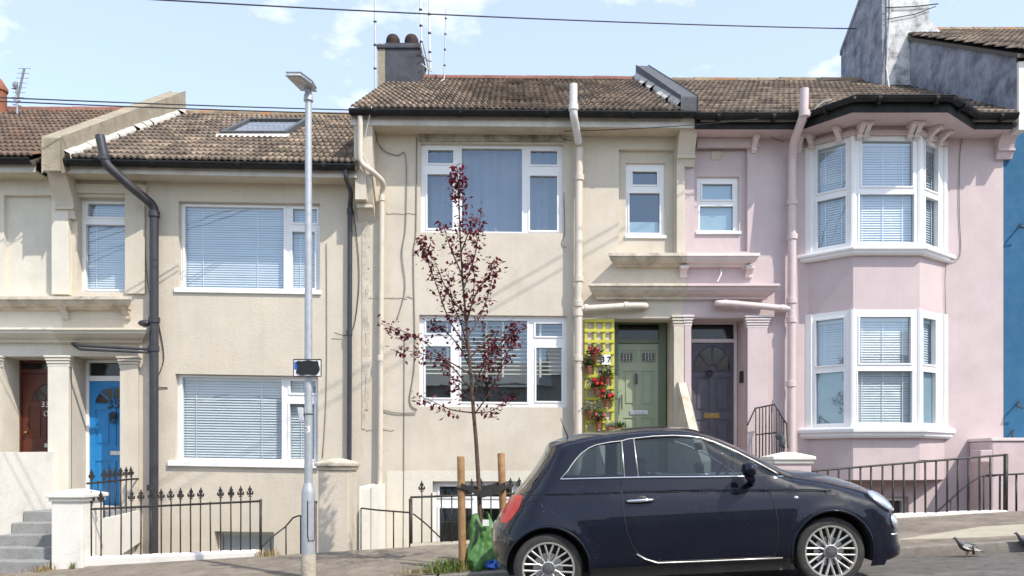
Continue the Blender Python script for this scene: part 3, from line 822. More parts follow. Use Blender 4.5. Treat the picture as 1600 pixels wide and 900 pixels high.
cornice(h33, 'door_cornice', -13.0, XA, PZ(512, Y0 - .24), [(0, 0), (.26, 0), (.265, .03), (.24, .05), (.235, .08), (.17, .13), (.09, .16), (.085, .19), (0, .2)], 'white33', miter=False)
pilaster(h33, PX(-18, Y0), PX(4, Y0), 0.5, PZ(556, Y0), 'white33')
# terracotta stack with a cowl behind, at the frame's edge
ch = MB().box(-10.75, -9.95, 15.7, 16.6, 7.2, 8.20).build('chimney', 'terracotta', h33)
MB().lathe([(.155, 8.0), (.15, 8.42), (.175, 8.44), (.175, 8.50), (.11, 8.60), (.06, 8.68), (.02, 8.70)], (-9.96, 16.0, -.02), 14).build('chimney_pot', 'terracotta', ch, smooth=True)
# aerial on that roof
an = empty('tv_aerial', (PX(27, 15.6), 15.6, 8.0), 'small dark TV aerial on the red roof at far left', 'aerial')
MB().tube([P3(27, 178, 15.6), P3(26, 128, 15.6)], .022, 6).build('mast', 'aerial', an)
MB().tube([P3(28, 152, 15.6), P3(38, 107, 15.5)], .02, 6).build('boom', 'aerial', an)
for k in range(7):
    t = k / 6; p = P3(28, 152, 15.6).lerp(P3(38, 107, 15.5), t)
    MB().tube([p + Vector((-.09, -.05, -.02)), p + Vector((.09, .05, .02))], .006, 5).build('element', 'aerial', an)
for k, (a, b) in enumerate((((22, 130), (27, 133)), ((18, 138), (27, 140)), ((21, 156), (32, 158)), ((20, 163), (33, 166)))):
    MB().tube([P3(*a, 15.6), P3(*b, 15.6)], .012, 5).build('element', 'aerial', an)
MB().ball(P3(24, 133, 15.58), .05, .05, .07).build('junction_box', 'aerial', an)

# ================================================================== HOUSE 35 (cream, black soil pipe)
SHEAR[:] = [-0.017, -4.5]
h35 = empty('terraced_house', (-4.5, Y0, -0.1), 'cream rendered house with bright blue door and black drainpipes', 'house')
wa, wb = rect(279, 500, 315, 457), rect(274, 497, 585, 724)
wc = rect(121, 197, 311, 460)
d35 = (PX(111, Y0), PX(192, Y0), 0.53, PZ(560, Y0))
bw35 = rect(335, 428, 830, 872)
pnl = rect(118, 212, 284, 462)                    # sunk panel round the narrow window
holes = [wa, wb, wc, d35, bw35]
wall = MB().plate(FAC, XA, XB, -1.7, 5.50, holes, 0, 0.3)
wall.build('wall', 'cream35', h35)
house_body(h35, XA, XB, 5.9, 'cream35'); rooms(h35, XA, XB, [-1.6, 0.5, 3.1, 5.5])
# raised lintel band above the narrow window
box('window_head', 'cream35', h35, PX(115, Y0), PX(230, Y0), Y0 - .05, Y0 + .02, PZ(306, Y0), PZ(292, Y0), bevel=.006)
box('wall_band', 'cream35', h35, PX(197, Y0), PX(228, Y0), Y0 - .045, Y0 + .02, PZ(462, Y0), PZ(306, Y0) + .001, bevel=.006)
def in35(a): return [rect(*r) for r in a]
window(h35, FAC, wa, in35([(285, 441, 320, 448), (455, 493, 321, 343), (454, 490, 357, 446)]), 0.10, blinds=[dict(r=(wa[0] + .05, wa[1] - .1, wa[2] + .02, wa[3] - .07), tapes=(.13, .55, .88))],
       sill=(wa[0] - .06, wa[1] + .02, wa[2] - .01, wa[2] + .055, .03))
window(h35, FAC, wb, in35([(281, 438, 589, 716), (451, 491, 592, 611), (450, 489, 628, 715)]), 0.10, blinds=[dict(r=(wb[0] + .05, wb[1] - .1, wb[2] + .02, wb[3] - .07), pitch=.040, tilt=60, tapes=(.1, .6, .9))],
       sill=(wb[0] - .10, wb[1] + .02, wb[2] - .05, wb[2] + .03, .05))
window(h35, FAC, wc, in35([(130, 193, 317, 338), (127, 195, 350, 452)]), 0.14, blinds=[dict(r=(wc[0] + .03, wc[1] - .02, wc[2] + .02, wc[3] - .05), tapes=(.22, .95))], bead=.024)
window(h35, FAC, bw35, [(bw35[0] + .04, bw35[1] - .04, bw35[2] + .03, bw35[3] - .04)], 0.18, blinds=[dict(r=(bw35[0] + .05, bw35[1] - .05, bw35[2], bw35[3] - .08))])
SHEAR[:] = [0.0, 0.0]
recess(h35, d35[0], d35[1], .5, d35[3] + .04, 0.56, 'cream35')
dd, fr = door(h35, PX(140.5, 12.97), -5.89, 0.53, PZ(596, 12.97), 12.97, 'blue_door', [(.12, .45, .485, .775), (.55, .88, .485, .775), (.12, .45, .085, .365), (.55, .88, .085, .365)], 'upvc',
              frame=(.05, .02), ztop=d35[3] + .034, sunburst=(.5, .82, .38, .13, 4), letter=(.44, .86, .412, .445), fan_m='darkglass', transom=.085)
text('house_number', '35', 0.20, 'blackpaint', dd, (PX(177, 12.95), 12.962, PZ(632, 12.95)), bold=.004)
MB().lathe([(.03, 0), (.055, .01), (.06, .03), (.02, .045)], (PX(177, 12.93), 12.90, PZ(649, 12.93)), 12, axis='y').tube([(PX(177, 12.93) + .05 * math.cos(a * .7), 12.93, PZ(655, 12.93) + .06 * math.sin(a * .7)) for a in range(10)], .012, 6).build('knocker', 'blackpaint', dd)
pilaster(h35, PX(79, Y0) + .0, PX(111, Y0), 0.4, PZ(556, Y0), 'white33', proud=.08)
pilaster(h35, PX(190, Y0), PX(218, Y0), 0.4, PZ(557, Y0), 'cream35', proud=.06)
cornice(h35, 'hood_shelf', XA, PX(206, Y0 - .24), PZ(463, Y0 - .24), SHELF, 'trim', miter='r')
bracket('shelf_bracket', 'trim', h35, FAC, PX(98, Y0 - .1), PZ(478, Y0 - .1), .13, .20, .10)
bracket('shelf_bracket', 'trim', h35, FAC, PX(194, Y0 - .1), PZ(478, Y0 - .1), .13, .20, .10)
cornice(h35, 'door_cornice', XA, PX(229, Y0 - .26), PZ(512, Y0 - .26), [(0, 0), (.26, 0), (.265, .03), (.24, .05), (.235, .08), (.17, .13), (.09, .16), (.085, .19), (0, .2)], 'cream35', miter='r')
# party corbel and pier below it
box('party_pier', 'white33', h35, PX(86, Y0), PX(112, Y0), Y0 - .10, Y0 + .01, PZ(462, Y0), PZ(318, Y0), bevel=.006)
bracket('party_corbel', 'cream35', h35, FAC, PX(96, Y0 - .2), PZ(262, Y0 - .2), .38, .72, .27)
SHEAR[:] = [-0.017, -4.5]
eaves(h35, -6.86, XB - .03, PZ(257, 12.03), 5.455, 'fascia', 'soffit')
sk = lambda x, y: False
ZE35, ZR35, YE, YR = 5.62, 8.12, 12.02, 16.4
def on_roof(px, py, ze=ZE35, zr=ZR35, lift=0.06):
    a = (px - CX) / F; b = (CY - py) / F; k = (zr - ze) / (YR - YE)
    t = (ze + lift - k * YE - ZC) / (b - k)
    return Vector((a * t, t, ZC + b * t))
rf35 = roof(h35, -6.80, XB - .02, ZE35, ZR35)
SHEAR[:] = [0.0, 0.0]
# roof window
sw = empty('roof_window', on_roof(405, 205), 'closed roof window set into the brown tiled roof', 'roof window')
c4 = [on_roof(348, 213, lift=.02), on_roof(456, 213, lift=.02), on_roof(474, 192, lift=.02), on_roof(384, 192, lift=.02)]
th35 = math.atan2(ZR35 - ZE35, YR - YE); up = Vector((0, -math.sin(th35), math.cos(th35)))
cA = sum(c4, Vector()) / 4
xl, xr = (c4[0].x + c4[3].x) / 2, (c4[1].x + c4[2].x) / 2
sl = Vector((0, math.cos(th35), math.sin(th35))); hl = ((c4[2] + c4[3] - c4[0] - c4[1]) / 2).dot(sl) / 2
def rw(u, s, hgt): return Vector((u, cA.y, cA.z)) + sl * s + up * hgt
fr_ = MB()
for (u0, u1, s0, s1) in ((xl, xr, -hl, -hl + .09), (xl, xr, hl - .07, hl), (xl, xl + .07, -hl + .09, hl - .07), (xr - .07, xr, -hl + .09, hl - .07)):
    b = [rw(u0, s0, -.05), rw(u1, s0, -.05), rw(u1, s1, -.05), rw(u0, s1, -.05)]
    fr_.extrude(b, up * .13)
fr_.build('frame', 'slategrey', sw)
MB().poly([rw(xl + .05, -hl + .05, .05), rw(xr - .05, -hl + .05, .05), rw(xr - .05, hl - .05, .05), rw(xl + .05, hl - .05, .05)]).build('pane', 'clearglass', sw)
MB().poly([rw(xl + .05, -hl + .05, -.03), rw(xr - .05, -hl + .05, -.03), rw(xr - .05, hl - .05, -.03), rw(xl + .05, hl - .05, -.03)]).build('blind', 'skyblind', sw)
MB().extrude([rw(xl - .06, -hl - .16, .005), rw(xr + .06, -hl - .16, .005), rw(xr + .06, -hl, .03), rw(xl - .06, -hl, .03)], up * .012).build('flashing', 'fascia', sw)
# parapet coping between 33 and 35
def parapet(parent, x0, x1, y0, z0, y1, z1, h, m, name='parapet', drop=.5):
    mb = MB().extrude([(x0, y0, z0 - drop), (x0, y0, z0 + h - .06), (x0, y0 + .12, z0 + h), (x0, y1, z1 + h), (x0, y1 + .02, z1 - drop)], (x1 - x0, 0, 0))
    return mb.build(name, m, parent, bevel=.02)
pp = parapet(h35, PX(66, 11.95), PX(97, 11.95), 11.95, 5.63, 16.45, 8.25, .36, 'coping', drop=.20)
fl = MB()
for j in range(14):
    a = j / 14; b = (j + 1) / 14
    pa = Vector((PX(97, 11.95) - .01, 12.0 + 4.4 * a, 5.66 + 2.52 * a)); pb = Vector((PX(97, 11.95) - .01, 12.0 + 4.4 * b, 5.66 + 2.52 * b))
    w = .09 + random.uniform(-.04, .05)
    w2 = .09 + random.uniform(-.04, .05); hh = .11 + random.uniform(-.02, .03)
    fl.add([pa + Vector((0, 0, hh)), pb + Vector((0, 0, .11)), pb + Vector((w2, 0, .045)), pa + Vector((w, 0, .055)), pa + Vector((w + .02, 0, -.02)), pb + Vector((w2 + .02, 0, -.02))], [(0, 1, 2, 3), (3, 2, 5, 4)])
fl.build('mortar_fillet', 'flash', h35)
# black soil pipe with offset, branch pipes and thin downpipe
yo = Y0 - .13
pipe(h35, [P3(156, 212, 11.9), P3(165, 256, 11.9), P3(205, 292, 12.1), P3(241, 322, yo), (PX(240, yo), yo, -1.3)], .066, 'blackpipe', 'soil_pipe',
     joints=[P3(163, 246, 11.9), P3(241, 335, yo), P3(241, 500, yo), P3(240, 545, yo), P3(238, 762, yo)])
pipe(h35, [P3(113, 536, Y0 - .04), P3(125, 540, Y0 - .3), P3(236, 546, Y0 - .16)], .022, 'blackpipe', 'waste_pipe', bend=.05)
pipe(h35, [P3(113, 538, Y0 - .04), P3(124, 546, Y0 - .28), P3(236, 551, Y0 - .16)], .018, 'blackpipe', 'waste_pipe', bend=.05)
MB().ball(P3(226, 505, yo), .10, .06, .05).build('pipe_hopper', 'blackpipe', h35, smooth=True)
yd = Y0 - .07
pipe(h35, [P3(540, 262, 12.05), P3(541, 280, 12.05), P3(549, 300, 12.25), P3(547, 320, yd), (PX(545, yd), yd, -1.3)], .036, 'blackpipe', 'downpipe', joints=[P3(547, 330, yd), P3(546, 520, yd)])
# cables on the wall
cable(h35, [P3(225, 275, Y0 - .02), P3(226, 330, Y0 - .02), P3(228, 420, Y0 - .02), P3(238, 480, Y0 - .02)], .006, 'cable')
cable(h35, [P3(247, 500, Y0 - .02), P3(256, 560, Y0 - .02), P3(243, 600, Y0 - .02), P3(262, 606, Y0 - .01)], .007, 'blackcable')
cable(h35, [P3(552, 330, Y0 - .02), P3(560, 400, Y0 - .02), P3(560, 460, Y0 - .02), P3(549, 520, Y0 - .02), P3(522, 520, Y0 - .05)], .006, 'blackcable')
cable(h35, [P3(510, 380, Y0 - .012), P3(510, 600, Y0 - .012), P3(504, 715, Y0 - .012)], .006, 'cable')
box('wall_crack_filler', 'trim', h35, PX(566, Y0), PX(571, Y0), Y0 - .012, Y0 + .01, PZ(670, Y0), PZ(330, Y0))

# ================================================================== HOUSE 37 (buff, green door)
SHEAR[:] = [-0.008, 0.2]
h37 = empty('terraced_house', (0.2, Y0, 0.2), 'buff rendered house with sage green door and yellow trellis', 'house')
wa, wb, wc = rect(657, 880, 225, 364), rect(655, 886, 493, 636), rect(979, 1041, 250, 367)
d37 = (PX(960, Y0), PX(1052, Y0), 1.0, PZ(497, Y0))
bw37 = rect(676, 810, 752, 880)
pan = rect(967, 1054, 232, 393)
wall = MB().plate(FAC, XB, XC, -1.7, 6.22, [wa, wb, d37, bw37, pan], 0, 0.3)
wall.plate((FAC[0] + Vector((0, .085, 0)), FAC[1], FAC[2]), pan[0] - .01, pan[1] + .01, pan[2] - .01, pan[3] + .01, [wc], 0, .22, edges=False)
wall.build('wall', 'cream37', h37)
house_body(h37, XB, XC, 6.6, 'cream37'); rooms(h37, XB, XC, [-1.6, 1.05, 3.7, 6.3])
r5 = lambda a: [rect(*r) for r in a]
window(h37, FAC, wa, r5([(668, 708, 233, 254), (667, 707, 271, 356), (721, 816, 230, 361), (829, 871, 233, 255), (828, 871, 272, 358)]), 0.07, bead=.022)
w37 = window(h37, FAC, wb, r5([(665, 705, 501, 521), (664, 704, 541, 622), (720, 824, 500, 628), (837, 879, 504, 524), (838, 878, 542, 626)]), 0.07, bead=.022,
       blinds=[dict(r=(wb[0] + .06, wb[1] - .06, PZ(588, Y0), wb[3] - .06), m='woodblind', pitch=.062, tilt=28, width=.05, tapes=(.17, .45, .57, .84), tapem='woodblind', tapew=.03)])
window(h37, FAC, wc, r5([(990, 1029, 262, 283), (985, 1033, 296, 359)]), 0.13, bead=.02, sill=(wc[0] - .02, wc[1] + .02, wc[2] - .02, wc[2] + .03, -.06))
MB().plate(FAC, wc[0] + .05, wc[1] - .05, wc[2] + .02, wc[2] + .26, [], .18, .01).build('window_film', 'frost', h37)
window(h37, FAC, bw37, [rect(686, 737, 761, 777), rect(686, 737, 795, 872), rect(750, 800, 761, 777), rect(750, 800, 795, 872)], 0.09, bead=.03)
SHEAR[:] = [0.0, 0.0]
MB().plate(FAC, PX(604, Y0), PX(890, Y0), -1.6, PZ(736, Y0), [bw37], -.007, .02).build('basement_band', 'white33', h37)
cu = MB(); n = 90                                # gathered fabric hanging behind the upper window
vs = []
for i in range(n + 1):
    x = wa[0] + .03 + (wa[1] - wa[0] - .06) * i / n; d = .33 + .018 * math.sin(i * .9) + .012 * math.sin(i * .37 + 1)
    vs += [(x, Y0 + d, wa[2] + .02), (x, Y0 + d + .01 * math.sin(i * 1.3), wa[3] - .02)]
cu.add(vs, [(2 * i, 2 * i + 2, 2 * i + 3, 2 * i + 1) for i in range(n)]); cu.build('curtain', 'curtain', h37, smooth='all')
# weathered concrete lintel over the upper window
box('lintel', 'stainlintel', h37, PX(655, Y0), PX(884, Y0), Y0 - .035, Y0 + .02, PZ(222, Y0), PZ(205, Y0), bevel=.008)
recess(h37, d37[0], d37[1], 1.0, d37[3] + .04, .56, 'cream37')
G0, G1 = PX(966, 13.0), PX(1027, 13.0) + .02
gz1 = PZ(537, 13.0); gz0 = 1.08
dd, fr = door(h37, G0, G1, gz0, gz1, 13.0, 'green_door', [(.07, .45, .845, .95), (.55, .93, .845, .95), (.12, .43, .515, .785), (.57, .88, .515, .785), (.12, .43, .06, .42), (.57, .88, .06, .42)], 'green_frame',
              frame=(.118, .115), ztop=d37[3] + .034, letter=(.28, .74, .445, .478), transom=.07)
for px0, px1 in ((970, 988), (1004, 1022)):
    y = 12.998
    MB().plate((Vector((0, y, 0)), FAC[1], FAC[2]), PX(px0, y), PX(px1, y), PZ(564, y), PZ(552, y), [], -.002, .01).build('leaded_pane', 'darkglass', dd)
    for k in range(4):
        z = PZ(564, y) + (PZ(552, y) - PZ(564, y)) * k / 3
        MB().tube([(PX(px0, y), y - .004, z), (PX(px1, y), y - .004, z)], .004, 5).build('lead_bar', 'steel', dd)
    for k in range(1, 4):
        x = PX(px0, y) + (PX(px1, y) - PX(px0, y)) * k / 4
        MB().tube([(x, y - .004, PZ(564, y)), (x, y - .004, PZ(552, y))], .004, 5).build('lead_bar', 'steel', dd)
MB().bevbox(PX(994, 13) - .018, PX(994, 13) + .018, 12.96, 12.998, PZ(600, 13), PZ(584, 13), .008).build('knocker', 'slategrey', dd)
MB().tube([(G0 + .05, 12.97, PZ(617, 13)), (G0 + .05, 12.95, PZ(640, 13))], .012, 6).build('door_handle', 'slategrey', dd)
# hood shelf and cornice over the pair of doors (buff half)
ZS, ZK = PZ(395, Y0 - .24), PZ(443, Y0 - .24)
CORN = [(0, 0), (.25, 0), (.255, .035), (.22, .05), (.21, .085), (.15, .14), (.09, .17), (.085, .20), (0, .21)]
cornice(h37, 'hood_shelf', PX(950, Y0 - .24), XC, ZS, SHELF, 'trim', miter='l')
cornice(h37, 'door_cornice', PX(918, Y0 - .25), XC, ZK, CORN, 'trim', miter='l')
box('frieze_board', 'cream37', h37, PX(948, Y0), XC, Y0 - .012, Y0 + .01, PZ(497, Y0) + .001, PZ(455, Y0))
bracket('shelf_bracket', 'palepink', h37, FAC, PX(1069, Y0 - .1), ZS - .16, .13, .17, .10)
pilaster(h37, PX(1052, Y0), XC - .003, 0.9, PZ(493, Y0), 'cream37', proud=.04)
bracket('party_corbel', 'cream37', h37, FAC, PX(1074, Y0 - .2), PZ(190, Y0 - .2), .38, .62, .26)
box('party_pier', 'cream37', h37, PX(1056, Y0), XC, Y0 - .07, Y0 + .01, ZS, PZ(245, Y0), bevel=.006)
SHEAR[:] = [-0.008, 0.2]
eaves(h37, XB - .12, XC + .1, PZ(177, 12.03), 6.17, 'fascia', 'soffit')
rf37 = roof(h37, XB - .10, XC - .10, 6.36, 8.84, rm='redridge')
SHEAR[:] = [0.0, 0.0]
# verge flank above the lower neighbour, with its tall boxed corbel
fk = MB().extrude([(XB - .06, Y0 - .34, 5.1), (XB - .06, Y0 - .34, 6.30), (XB - .06, 16.4, 8.78), (XB - .06, 16.4, 7.5), (XB - .06, 12.9, 5.1)], (.16, 0, 0))
fk.build('verge_wall', 'cream37', h37)
cb = MB().extrude([(PX(556, 12.3), Y0, 5.12), (PX(556, 12.3), Y0 - .34, 5.45), (PX(556, 12.3), Y0 - .36, 6.25), (PX(556, 12.3), Y0, 6.25)], (.27, 0, 0))
cb.extrude([(PX(557, 12.3), Y0, 4.85), (PX(557, 12.3), Y0 - .20, 5.10), (PX(557, 12.3), Y0 - .33, 5.44), (PX(557, 12.3), Y0, 5.44)], (.25, 0, 0))
cb.box(PX(558, 12.3), PX(558, 12.3) + .23, Y0 - .22, Y0, 5.02, 5.06)
cb.build('party_corbel', 'cream37', h37)
# grey parapet between 37 and the pink house
parapet(h37, PX(1064, 12.1), PX(1091, 12.1), 12.12, 6.36, 16.5, 8.86, .30, 'slategrey', drop=.06)
fl = MB()
for j in range(12):
    a = j / 12; b = (j + 1) / 12
    x = PX(1064, 12.1) + .01
    pa = Vector((x, 12.1 + 4.3 * a, 6.42 + 2.44 * a)); pb = Vector((x, 12.1 + 4.3 * b, 6.42 + 2.44 * b)); w = .09 + random.uniform(-.04, .04)
    fl.add([pa + Vector((0, 0, .12)), pb + Vector((0, 0, .12)), pb + Vector((-w, 0, .05)), pa + Vector((-w, 0, .05)), pa + Vector((-w, 0, -.02)), pb + Vector((-w, 0, -.02))], [(0, 1, 2, 3), (3, 2, 5, 4)])
fl.build('mortar_fillet', 'flash', h37)
# chimney: tan half, dark half, sloping shoulder behind
yc = 15.5
cx0, cxm, cx1 = PX(591, yc), PX(603, yc), PX(656, yc)
zt = PZ(68, yc)
ck = MB().extrude([(cxm, yc, 7.4), (cx1, yc, 7.4), (cx1, yc, zt), (cxm, yc, zt)], (0, .9, 0))
chm = ck.build('chimney', 'chimgrey', h37, bevel=.015)
MB().extrude([(cx0, yc + .004, 7.4), (cxm - .001, yc + .004, 7.4), (cxm - .001, yc + .004, zt - .01), (cx0, yc + .004, zt - .01)], (0, .89, 0)).build('neighbour_half', 'chimtan', chm, bevel=.015)
MB().extrude([(cx1 - .2, yc + .9, 7.4), (cx1 - .2, yc + .9, zt - .15), (cx1 - .2, yc + 2.3, 8.2), (cx1 - .2, yc + 2.3, 7.4)], (.2, 0, 0)).build('shoulder', 'chimgrey', chm, bevel=.01)
MB().box(cx0 - .03, cx1 + .03, yc - .03, yc + .93, zt - .10, zt - .02).build('oversail', 'chimgrey', chm, bevel=.02)
MB().extrude([(cx0 - .01, yc - .01, zt - .02), (cx1 + .01, yc - .01, zt - .02), (cx1 - .02, yc + .1, zt + .05), (cx0 + .02, yc + .1, zt + .02)], (0, .7, 0)).build('flaunching', 'chimgrey', chm)
for px in (614, 643):
    x = PX(px, yc + .18)
    MB().lathe([(.125, zt - .05), (.13, zt + .10), (.135, zt + .13), (.125, zt + .18), (.095, zt + .23), (.05, zt + .255), (0.0, zt + .26)], (x, yc + .18, 0), 14).build('chimney_pot', 'darkpot', chm, smooth=True)
# soil pipe, downpipe and cables of 37
yo = Y0 - .14
pipe(h37, [P3(896, 132, 11.9), P3(896, 180, 11.9), P3(904, 222, 12.3)], .058, 'whitepipe', 'vent_pipe', joints=[P3(896, 168, 11.9)])
pipe(h37, [P3(905, 232, yo), P3(904, 330, yo), (PX(903, yo), yo, -.6)], .06, 'creampipe', 'soil_pipe', joints=[P3(905, 278, yo), P3(904, 436, yo), P3(904, 475, yo), P3(903, 490, yo), P3(903, 560, yo)])
pipe(h37, [P3(1009, 478, Y0), P3(1008, 478, yo), P3(985, 478, yo), P3(905, 483, yo)], .052, 'creampipe', 'branch_pipe', bend=.07)
for px in (978, 916): MB().tube([P3(px - 3, 478 + (978 - px) * .06, yo), P3(px + 3, 478 + (978 - px) * .06, yo)], .062, 10).build('pipe_collar', 'creampipe', h37, smooth=True)
yd = Y0 - .09
pipe(h37, [P3(563, 182, 12.05), P3(563, 255, 12.08), P3(580, 266, 12.08), P3(600, 285, 12.3), P3(597, 300, yd), (PX(592, yd), yd, -1.3)], .040, 'creampipe', 'downpipe', joints=[P3(597, 310, yd), P3(594, 560, yd)])
cable(h37, [P3(585, 168, 12.0), P3(588, 215, Y0 - .03), P3(600, 235, Y0 - .03), P3(620, 243, Y0 - .02), P3(634, 246, Y0 - .02), P3(634, 350, Y0 - .02), P3(628, 395, Y0 - .02), P3(633, 450, Y0 - .02), P3(620, 500, Y0 - .02)], .007)
cable(h37, [P3(581, 166, 12.0), P3(570, 215, 12.1), P3(566, 235, 12.1), P3(578, 262, 12.1)], .007, 'whitecable')
cable(h37, [P3(651, 215, Y0 - .015), P3(650, 360, Y0 - .015), P3(646, 400, Y0 - .015), P3(648, 560, Y0 - .015), P3(640, 625, Y0 - .015), P3(652, 640, Y0 - .015)], .008)
cable(h37, [P3(632, 520, Y0 - .012), P3(631, 700, Y0 - .012), P3(630, 855, Y0 - .012)], .006)
cable(h37, [P3(597, 640, Y0 - .02), P3(620, 645, Y0 - .02), P3(650, 645, Y0 - .02)], .008, 'cable')
cable(h37, [P3(893, 205, Y0 - .1), P3(876, 205, Y0 - .1), P3(878, 216, Y0 - .1), P3(896, 220, Y0 - .1)], .005, 'blackcable')
cable(h37, [P3(881, 300, Y0 - .01), P3(882, 360, Y0 - .01), P3(878, 380, Y0 - .01), P3(884, 387, Y0 - .02)], .006)
for (x0, x1, y) in ((604, 652, 332), (574, 646, 464), (572, 616, 671)):      # filled cracks
    mb = MB(); n = 14
    for k in range(n):
        a = x0 + (x1 - x0) * k / n; b = x0 + (x1 - x0) * (k + 1) / n
        w = random.uniform(1.2, 2.6); dy = random.uniform(-1, 1)
        mb.extrude([P3(a, y + dy - w, Y0 - .008), P3(b, y + dy - w * .8, Y0 - .008), P3(b, y + dy + w, Y0 - .008), P3(a, y + dy + w * .8, Y0 - .008)], (0, .012, 0))
    mb.build('crack_filler', 'trim', h37)
mb = MB()
for k in range(18):
    z = 640 - k * 17; w = random.uniform(2, 4); o_ = random.uniform(-1, 1)
    mb.extrude([P3(573 + o_ - w, z, Y0 - .014), P3(573 + o_ + w, z, Y0 - .014), P3(573 + o_ + w * .8, z - 17, Y0 - .014), P3(573 + o_ - w * .8, z - 17, Y0 - .014)], (0, .02, 0))
mb.build('crack_filler', 'trim', h37)

# ================================================================== PINK HOUSE with the two-storey bay
hpk = empty('terraced_house', (5.0, Y0, 0.45), 'pale pink rendered house with two-storey white bay window', 'house')
wc = rect(1091, 1157, 273, 361)
pan = rect(1085, 1168, 208, 393)
dpk = (PX(1079, Y0), PX(1166, Y0), 1.0, PZ(497, Y0))
YB = 12.06
bl, br = PX(1262, Y0), PX(1477, Y0)
fl_, fr2 = PX(1333, YB), PX(1437, YB)
ZU0, ZU1 = 4.36, 5.985          # upper bay window
ZL0, ZL1 = 1.72, 3.457          # lower bay window
ZBOT = PZ(750, YB)
bwpk = rect(1378, 1420, 776, 830)
behind = [(bl + .25, br - .25, ZU0 + .05, ZU1 - .05), (bl + .25, br - .25, ZL0 + .05, ZL1 - .05)]
wall = MB().plate(FAC, XC, XD, -1.7, 6.16, [dpk, pan, bwpk] + behind, 0, 0.3)
wall.plate((FAC[0] + Vector((0, .085, 0)), FAC[1], FAC[2]), pan[0] - .01, pan[1] + .01, pan[2] - .01, pan[3] + .01, [wc], 0, .22, edges=False)
wall.build('wall', 'pink', hpk)
house_body(hpk, XC, XD, 6.6, 'pink'); rooms(hpk, XC, XD, [-1.6, 1.05, 3.7, 6.2])
window(hpk, FAC, wc, [rect(1100, 1148, 283, 308), rect(1096, 1149, 318, 357)], .13, bead=.02, sill=(wc[0] - .02, wc[1] + .03, wc[2] - .03, wc[2] + .015, -.05))
MB().plate(FAC, wc[0] + .05, wc[1] - .05, wc[2] + .03, wc[3] - .05, [], .19, .01).build('window_film', 'frost', hpk)
window(hpk, FAC, bwpk, [(bwpk[0] + .06, bwpk[1] - .06, bwpk[2] + .05, bwpk[3] - .06)], .1, bead=.02)
box('air_brick', 'trim', hpk, PX(1113, Y0), PX(1130, Y0), Y0 + .07, Y0 + .09, PZ(247, Y0), PZ(233, Y0), bevel=.004)
box('panel_head', 'pink', hpk, PX(1088, Y0), PX(1186, Y0), Y0 - .05, Y0 + .02, PZ(232, Y0), PZ(217, Y0), bevel=.01)
# --- the bay: three planes
def plane(a, b):
    a, b = Vector((*a, 0)), Vector((*b, 0)); du = (b - a).normalized()
    return (a, du, Vector((-du.y, du.x, 0))), (b - a).length
PLS = [plane((bl, Y0), (fl_, YB)), plane((fl_, YB), (fr2, YB)), plane((fr2, YB), (br, Y0))]
for z0, z1 in ((ZBOT, ZL0 - .06), (ZL1, ZU0 - .06), (ZU1, 6.2)):
    MB().extrude([(bl, Y0 + .01, z0), (fl_, YB, z0), (fr2, YB, z0), (br, Y0 + .01, z0)], (0, 0, z1 - z0)).build('bay_wall', 'pink', hpk)
def bayrect(pl, a, b, z0, z1): return (px_u(pl, a), px_u(pl, b), z0, z1)
def bay_windows(z0, z1, us, ls, left, front, right, blindspec, pm):
    (uz0, uz1), (lz0, lz1) = us, ls
    for k, ((pl, L), (pa, pb)) in enumerate(zip(PLS, (left, front, right))):
        a, b = px_u(pl, pa), px_u(pl, pb)
        up_ = (a, b, uz0, uz1); lo_ = ((a, b, lz0, lz1) if k != 1 else (a - .03, b + .02, lz0, lz1))
        e0, e1 = (0.0, L) 
        window(hpk, pl, (e0 + .002, e1 - .002, z0, z1), [up_, lo_], 0.0, .06, bead=.02, blinds=blindspec[k], pane_mats=pm[k])
        # meeting rail stands proud
    # mullion posts at the angles
    for (x, y) in ((fl_, YB), (fr2, YB)):
        MB().lathe([(.045, z0), (.045, z1)], (x, y + .02, 0), 8).build('bay_post', 'upvc', hpk)
    for s, (pl, u) in enumerate(((PLS[0][0], 0.02), (PLS[2][0], PLS[2][1] - .02))):
        MB().ubox(pl, u - .05, u + .05, z0, z1, -.03, .08).build('bay_post', 'upvc', hpk, bevel=.008)
def bay_sill(z0, z1, m):
    mb = MB()
    def ring(off, z):
        # outline of the bay pushed out by off
        c = []
        pts = [Vector((bl, Y0)), Vector((fl_, YB)), Vector((fr2, YB)), Vector((br, Y0))]
        nn = [Vector((-p[0][2].x, -p[0][2].y)) for p in PLS]
        c.append(pts[0] + Vector((nn[0].x - 1.0 * 0, 0)).normalized() * off * 1.15)
        for i in (1, 2):
            bis = (nn[i - 1] + nn[i]).normalized(); c.append(pts[i] + bis * (off / bis.dot(nn[i])))
        c.append(pts[3] + Vector((1, 0)) * off * 1.15)
        return [Vector((p.x, p.y, z)) for p in c]
    h = z1 - z0
    prof = [(-.05, z1 + .012), (.13, z1 - .005), (.14, z1 - .03), (.135, z1 - h * .45), (.10, z1 - h * .55), (.095, z1 - h * .8), (.06, z0), (-.05, z0)]
    rings = [ring(o, z) for o, z in prof]
    for r0, r1 in zip(rings, rings[1:]):
        mb.add(r0 + r1, [(i, i + 1, 4 + i + 1, 4 + i) for i in range(3)])
    for k in (0, 3): mb.poly([r[k] for r in rings])
    mb.build('bay_sill', m, hpk)
G_, FZ = 'glass', 'frost'
bS = lambda u0, u1, z0, z1, **k: dict(r=(u0, u1, z0, z1), **k)
Ls = [p[1] for p in PLS]
